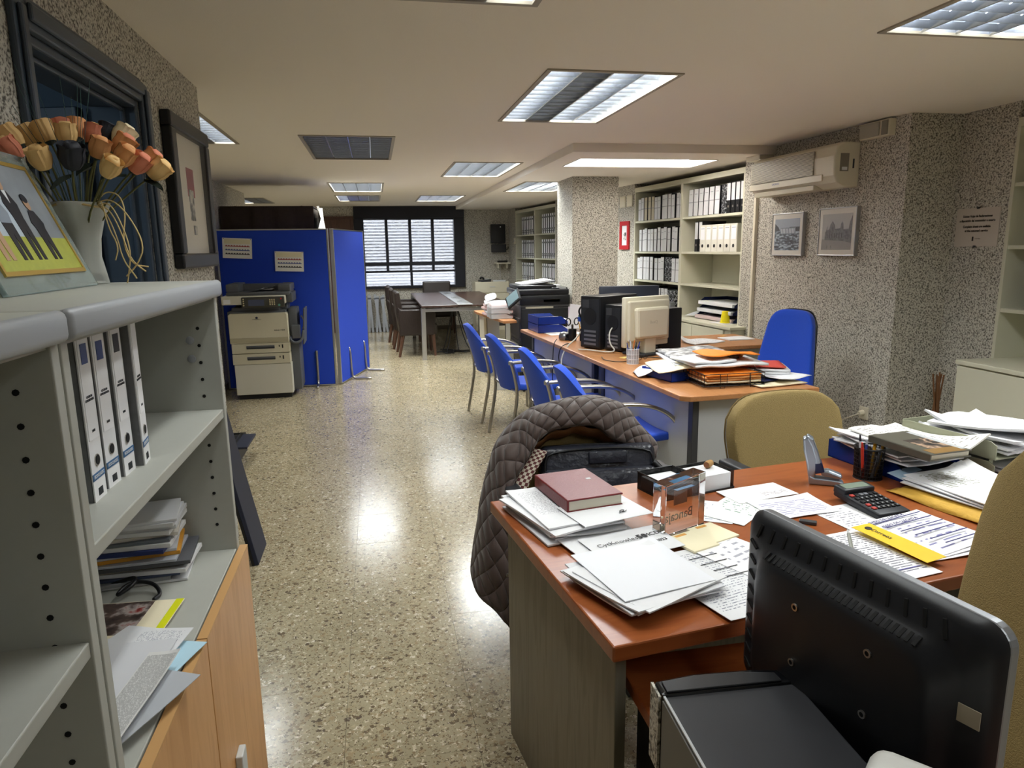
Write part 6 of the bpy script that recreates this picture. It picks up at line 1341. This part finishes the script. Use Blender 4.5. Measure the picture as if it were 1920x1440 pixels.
# mesh note box with cubes of paper
for k, (x, y, a, w, h) in enumerate(((.84, 1.915, 14, .13, .055), (.975, 1.925, 14, .135, .058))):
    t = T('mesh_note_box', ('black mesh note box, left one behind the acrylic trophy', 'black mesh note box with paper cube and cork, right one')[k], 'note box', (x, y, Z), R(a), 'mesh note boxes'); MESHB = mat('mesh_black', '141416', .5, .3, alpha=.72)
    for a_ in ((-w/2, w/2, -.055, -.052) if k == 0 else (-w/2, -w/2+.02, -.055, -.052), (-w/2, w/2, .052, .055), (-w/2, -w/2+.003, -.052, .052), (w/2-.003, w/2, -.052, .052)): B().box(a_[0], a_[1], a_[2], a_[3], 0, h).o('mesh_wall', MESHB, t)
    B().box(-w/2, w/2, -.055, .055, 0, .003).o('base', BLACK, t); B().tube([(-w/2, -.054, h if k == 0 else .004), (-w/2, .054, h), (w/2, .054, h), (w/2, -.054, h if k == 0 else .004), (-w/2, -.054, h if k == 0 else .004)], .0022, 6).o('rim', BLACK, t)
    B().box(-w/2+.008, w/2-.010, -.049, .047, .003, h-.006 if k else h-.014).o('paper_cube', WHITE, t, bev=.001)
t = T('wine_cork', 'brown wine cork lying on the paper cube', 'cork', (.995, 1.945, Z+.053), R(40)); B().lathe([(.0, -.016), (.010, -.016), (.0115, 0), (.010, .016), (0, .016)], 14, M=Matrix.Translation((0, 0, .0115)) @ Matrix.Rotation(R(90), 4, 'Y')).o('cork_body', mat('cork', 'B08A58', .9, noise=(120, .25)), t, smooth=True); B().cyl((-.017, 0, .0115), (-.0161, 0, .0115), .009, n=12).o('stain', mat('cork_stain', '8A5A3C', .9), t)
# envelopes and letters in the centre
paper('long white envelope with printed address behind the monitor', 1.095, 1.825, 10, .215, .11, printed('env_addr', 'F2F2F2', '9A8A90', 14, .4, 5, .52, .92, .2, .45, .5), .003, .001, .0, .001, 60)
paper('printed card with green logo under the long envelope', .965, 1.715, -52, .13, .19, printed('card_green', 'EFF2EF', '8FA89A', 12, .4, 5, .1, .9, .4, .9, .55), .001, .001, .0, .001, 61)
paper('white card with ring stamp beside the mesh box', .905, 1.72, -30, .10, .16, printed('card_ring', 'EDEFF2', '9FA6B8', 10, .4, 4, .1, .9, .1, .9, .55), .0, .001, .0, .001, 62)
o = paper('printed bank statement with lilac rows behind the monitor', 1.135, 1.70, 6, .21, .14, printed('statement', 'EDEDF2', '9A98BE', 12, .35, 4, .08, .92, .1, .8, .45), .002, .001, .004, .002, 63)
# stapler standing upright
t = T('upright_stapler', 'silver and navy stapler standing upright on near desk', 'stapler', (1.335, 1.865, Z), R(-30)); STS = mat('stapler_silver', '9CA6B2', .3, .75); STN = mat('stapler_navy', '1E2A52', .35)
RXm = RX
B().prism([(-.035, 0), (.06, 0), (.066, .010), (.05, .018), (-.02, .022), (-.038, .03)], -.020, .020, RXm).o('base', STS, t, bev=.004); B().prism([(-.038, .02), (-.020, .02), (-.012, .06), (-.028, .135), (-.046, .150), (-.060, .145), (-.055, .10), (-.045, .06)], -.019, .019, RXm).o('arm', STS, t, bev=.006); B().prism([(-.020, .035), (.004, .045), (-.012, .10), (-.030, .145), (-.046, .155), (-.050, .148), (-.034, .12), (-.022, .08)], -.021, .021, RXm).o('handle', STS, t, bev=.007)
B().prism([(-.020, .034), (.008, .042), (-.002, .075), (-.022, .070)], -.0215, .0215, RXm).o('navy_grip', STN, t, bev=.004); B().prism([(.0, .028), (.058, .022), (.060, .034), (.02, .048), (-.005, .045)], -.018, .018, RXm).o('jaw', STS, t, bev=.006); B().box(.002, .006, -.010, .010, .07, .09).o('logo_plate', LGREY, t, rot=(0, R(-18), 0))
# mesh pen cup
cxp, cyp = 1.515, 1.885
t = T('mesh_pen_cup', 'black mesh pen cup full of pens on near desk', 'pen cup', (cxp, cyp, Z))
for k in range(30): q = k*2*math.pi/30; B().tube([(.041*math.cos(q), .041*math.sin(q), 0), (.044*math.cos(q+.25), .044*math.sin(q+.25), .10)], .0009, 4).o('mesh_wire', BLACK, t)
for k in range(9): z = k*.0125; B().tube([((.041+.03*z)*math.cos(q), (.041+.03*z)*math.sin(q), z) for q in [i*.3142 for i in range(21)]], .0009 if 0 < k < 8 else .0028, 5).o('mesh_ring', BLACK, t)
B().lathe([(.0, 0), (.040, 0), (.0425, .098), (.0415, .098), (.039, .003), (0, .003)], 20).o('mesh_skin', mat('mesh_skin', '101012', .6, alpha=.45), t, smooth=True)
for k, (dx, dy, L, c, ax, ay, tip, lab) in enumerate(((-.020, .0, .135, 'D8DCE4', -4, -5, '202430', 'white and navy pen in the black mesh cup'), (-.026, -.012, .125, 'C83A2C', 8, -12, None, 'red marker in the black mesh cup'), (-.006, .01, .115, '3A4A9A', -9, 8, 'C8CCD8', 'blue and silver pen in the black mesh cup'), (.016, .006, .118, 'E0A828', -3, 6, None, 'amber pen in the black mesh cup'), (.022, -.006, .122, 'E8B83A', 3, 9, None, 'yellow pencil in the black mesh cup'), (.004, -.016, .10, 'B8BCC4', 12, 4, '6A6E78', 'grey pen in the black mesh cup'))): pen_thing(lab, (cxp+dx, cyp+dy, Z+.005), L, .0048, c, ax, ay, tip, 'pens in the black mesh cup')
# calculator
t = T('desk_calculator', 'black desk calculator with red keys on near desk', 'calculator', (1.346, 1.655, Z+.003), R(6)); CM = Matrix.Rotation(R(5), 4, 'X')
B().rbox(-.055, .055, -.088, .085, .002, .022, .006, 3, CM).o('body', mat('calc_black', '1E2026', .45), t, smooth=True); B().rbox(-.055, .055, .042, .088, .012, .036, .006, 3, CM).o('display_hood', mat('calc_black'), t, smooth=True); B().box(-.042, .042, .050, .080, .036, .0366, CM).o('display', mat('lcd_green', '7E8C7E', .25), t)
kk = None
for r_ in range(5):
    for c_ in range(6):
        m = mat('key_red', 'B83A30', .5) if (c_ == 0 and r_ in (0, 3)) or (c_ == 0 and r_ == 4) else mat('key_black', '0E0F12', .4)
        if r_ == 0 and c_ in (2, 3): m = mat('key_grey', '6A6C72', .5)
        B().rbox(-.046+c_*.0158, -.034+c_*.0158, .022-r_*.0205, .034-r_*.0205, .022, .026, .0012, 2, CM).o('key', m, t)
        if c_ and r_: B().box(-.042+c_*.0158, -.038+c_*.0158, .026-r_*.0205, .030-r_*.0205, .026, .0263, CM).o('key_legend', LGREY, t)
# papers at right
paper('white printed sheet under the calculator', 1.285, 1.555, 9, .21, .26, printed('receipt', 'F0F0F2', '9A9AA4', 20, .4, 7, .06, .5, .3, .95, .5), .0, .001, .0, .001, 70)
o = paper('printed receipt with ruled footer behind the monitor top', 1.12, 1.375, 9, .18, .26, printed('receipt2', 'F0F0F4', '7A7A86', 26, .4, 8, .06, .94, .1, .95, .45), .001, .001, .0, .001, 71)
B().box(-.07, .07, -.0015, .0015, 0, .0005).o('rule', mat('rule_lilac', '5A58A0', .6), o, (0, -.09, .0025)); 
t = T('metal_pen', 'silver ballpoint pen lying on the receipt', 'pen', (1.10, 1.405, Z+.010), R(60)); pen(t, -.06, 0, 0, .13, .0045, '8E9088', 0, 82, 'C9CBCE', 'barrel'); B().box(.02, .055, -.0015, .0015, .012, .014).o('clip', CHROME, t)
t = T('yellow_post_notice', 'yellow and white arrival notice forms fanned on near desk', 'form', (1.325, 1.425, Z+.002), R(7))
for k in range(3):
    s_ = sheet_mesh(.205, .215, .0, .004, 3, 9, 9).o('sheet', printed('aviso', 'EEEEF4', '8684B4', 9, .22, 4, .05, .95, .06, .9, .5), t, (.012*k, .010*k, .004*k+.001), (0, R(-1.5*k), R(4*k-4)), solid=.001)
    if k == 2:
        for q in range(6): B().box(-.085+.01*q, .085, -.0018, .0018, 0, .0006).o('rule', mat('rule_navy', '34326E', .6), s_, (0, .085-.033*q, .006+.001*q))
        text('AVISO DE LLEGADA', .014, mat('rule_navy'), s_, (-.03, .093, .007), align='CENTER'); text('AVISO DE LLEGADA', .014, mat('rule_navy'), s_, (-.02, .060, .008), align='CENTER')
yb = sheet_mesh(.06, .22, 0, .002, 4).o('yellow_band', YELLOW, t, (-.105, -.012, .014), (0, R(-3), R(2)), solid=.001); text('Correos', .018, mat('notice_ink'), yb, (.0, .045, .0035), (0, 0, R(-90))); B().cyl((0, .0, .001), (0, 0, .003), .009, n=14).o('post_horn', mat('notice_ink'), yb, (.0, .085, 0))
tag(B().prism([(-.022, -.009), (.022, -.009), (.022, .009), (-.022, .009)], 0, .009).o('usb_stick', DGREY, None, (1.105, 1.585, Z), (0, 0, R(-35)), bev=.002), 'small dark grey memory stick on near desk', 'memory stick')
# padded yellow envelope and letters
t = T('padded_envelope', 'yellow padded envelope with crinkled edge under white letters', 'envelope', (1.645, 1.605, Z), R(11)); pts = []
for i in range(12):
    row = []
    for j in range(14):
        u_, v_ = j/13, i/11; e = min(u_, 1-u_, v_, 1-v_); row.append(((u_-.5)*.27, (v_-.5)*.36, .004+.020*min(1, e*5)+.003*math.sin(u_*40+v_*9)*(1-min(1, e*4))))
    pts.append(row)
B().grid(pts).o('pouch', mat('padded_yellow', 'CFA23C', .7, noise=(30, .15), bump=(40, .4)), t, smooth='all', solid=.002); B().box(-.135, .135, -.18, -.15, .003, .006).o('flap', mat('padded_yellow'), t)
for k in range(3): paper('%s white letter lying on the padded envelope' % ('lowest', 'middle', 'topmost')[k], 1.675+.008*k, 1.625+.004*k, 14-4*k, .25, .31, (WHITE2, WHITE, printed('letter_right', 'F2F2F4', '8A8C74', 30, .35, 8, .12, .62, .55, .92, .45))[k], .026+.006*k, .003, .02, .003, 80+k)
o = tag(sheet_mesh(.14, .11, .0, .002, 9).o('pale_blue_card', mat('pale_blue', 'A9C4DA', .5), None, (1.60, 1.775, Z+.030), (R(10), 0, R(20)), solid=.001), 'pale blue folded card tucked beside the blue tray', 'card')
# blue tray with papers, magazines and book
t = tray_letter('letter_tray', 'blue letter tray beneath magazines on the near desk', (1.685, 1.975, Z), R(8), BLUEP, .25, .33, .062, pm=NAVY)
for k in range(6): paper('%s paper from the bottom of the blue tray heap' % ORD[k], 1.665+.01*((k*3) % 4-1), 1.955+.012*((k*5) % 3-1), 8+(0, 7, -8, 12, -4, 18)[k], .23, .31, (WHITE2, WHITE, PRINT, WHITE2, WHITE, PRINT2)[k], .060+.006*k, .004, .012, .006, 90+k)
paper('crumpled newspaper beneath the hardback on blue tray', 1.72, 1.935, 10, .22, .34, printed('news_small', 'E6E4DC', '8E8C88', 22, .4, 10, .05, .95, .05, .95, .5), .094, .005, .03, .012, 97, 'newspaper', 'newspaper')
t = T('hardback_book', 'hardback book with dark portrait cover on the blue tray heap', 'book', (1.615, 1.80, Z+.112), R(-84)); B().box(-.112, .112, -.074, .070, .003, .018).o('pages', mat('page_edge'), t); CV = mat('book_cover', '5C5A50', .35); B().box(-.116, .116, -.078, .076, .0, .003).o('back_cover', CV, t); B().box(-.116, .116, -.078, .076, .018, .021).o('front_cover', CV, t); B().box(-.116, .116, -.080, -.074, .0, .021).o('spine', CV, t, bev=.001)
B().box(-.03, .07, -.03, .07, .021, .0215).o('cover_picture', photo_noise('portrait', [(.38, '211E1C'), (.5, '4A4038'), (.58, 'B89A80'), (.66, '2A2624')], 20), t); B().box(.07, .112, -.06, .06, .0212, .0216).o('cover_band', mat('cover_ochre', '8A6A3C', .4), t); B().box(-.10, .10, .055, .074, .0213, .0217).o('title_strip', LGREY, t)
# grey two-tier tray with papers
GT = mat('tray_greygreen', '9EA088', .45)
t = T('document_tray', 'grey green double document tray full of papers at right', 'letter tray', (1.975, 1.945, Z), R(9))
for k in (0, 1):
    z = .006+.064*k; B().box(-.15, .15, -.17, .17, z, z+.004).o('tray_floor', GT, t)
    for x in (-.15, .146): B().prism([(-.17, z), (.17, z), (.17, z+.05), (.15, z+.056), (-.15, z+.056), (-.17, z+.045)], x, x+.004, Matrix.Rotation(R(90), 4, 'Z') @ RX).o('tray_side', GT, t, bev=.0015)
    B().box(-.15, .15, .166, .17, z, z+.056).o('tray_back', GT, t)
for x in (-.14, .14):
    for y in (-.15, .15): B().cyl((x, y, 0), (x, y, .072), .006, n=8).o('post', GT, t)
for k in range(6): paper('%s sheet from the bottom in the upper grey document tray' % ORD[k], 1.975+.006*(k % 3), 1.925-.006*k, 9+(0, 5, -6, 8, -3, 14)[k], .225, .325, (WHITE2, WHITE, PRINT, WHITE, WHITE2, PRINT2)[k], .077+.011*k, .007, .025, .010, 110+k)
for k in range(4): paper('%s sheet from the bottom in the lower grey document tray' % ORD[k], 1.985, 1.88, 9+(0, 4, -3, 2)[k], .23, .33, (mat('grey_folder', '6A6C74', .5), WHITE, WHITE2, WHITE)[k], .012+.008*k, .005, .01, .003, 120+k)
for k in range(4): paper('%s letter in the loose pile right of the padded envelope' % ORD[k], 1.90, 1.60, 14+(0, 6, -4, 3)[k], .22, .22, (mat('kraft', 'B08A60', .7), WHITE, PRINT, WHITE)[k], .005*k, .004, .01, .003, 130+k)
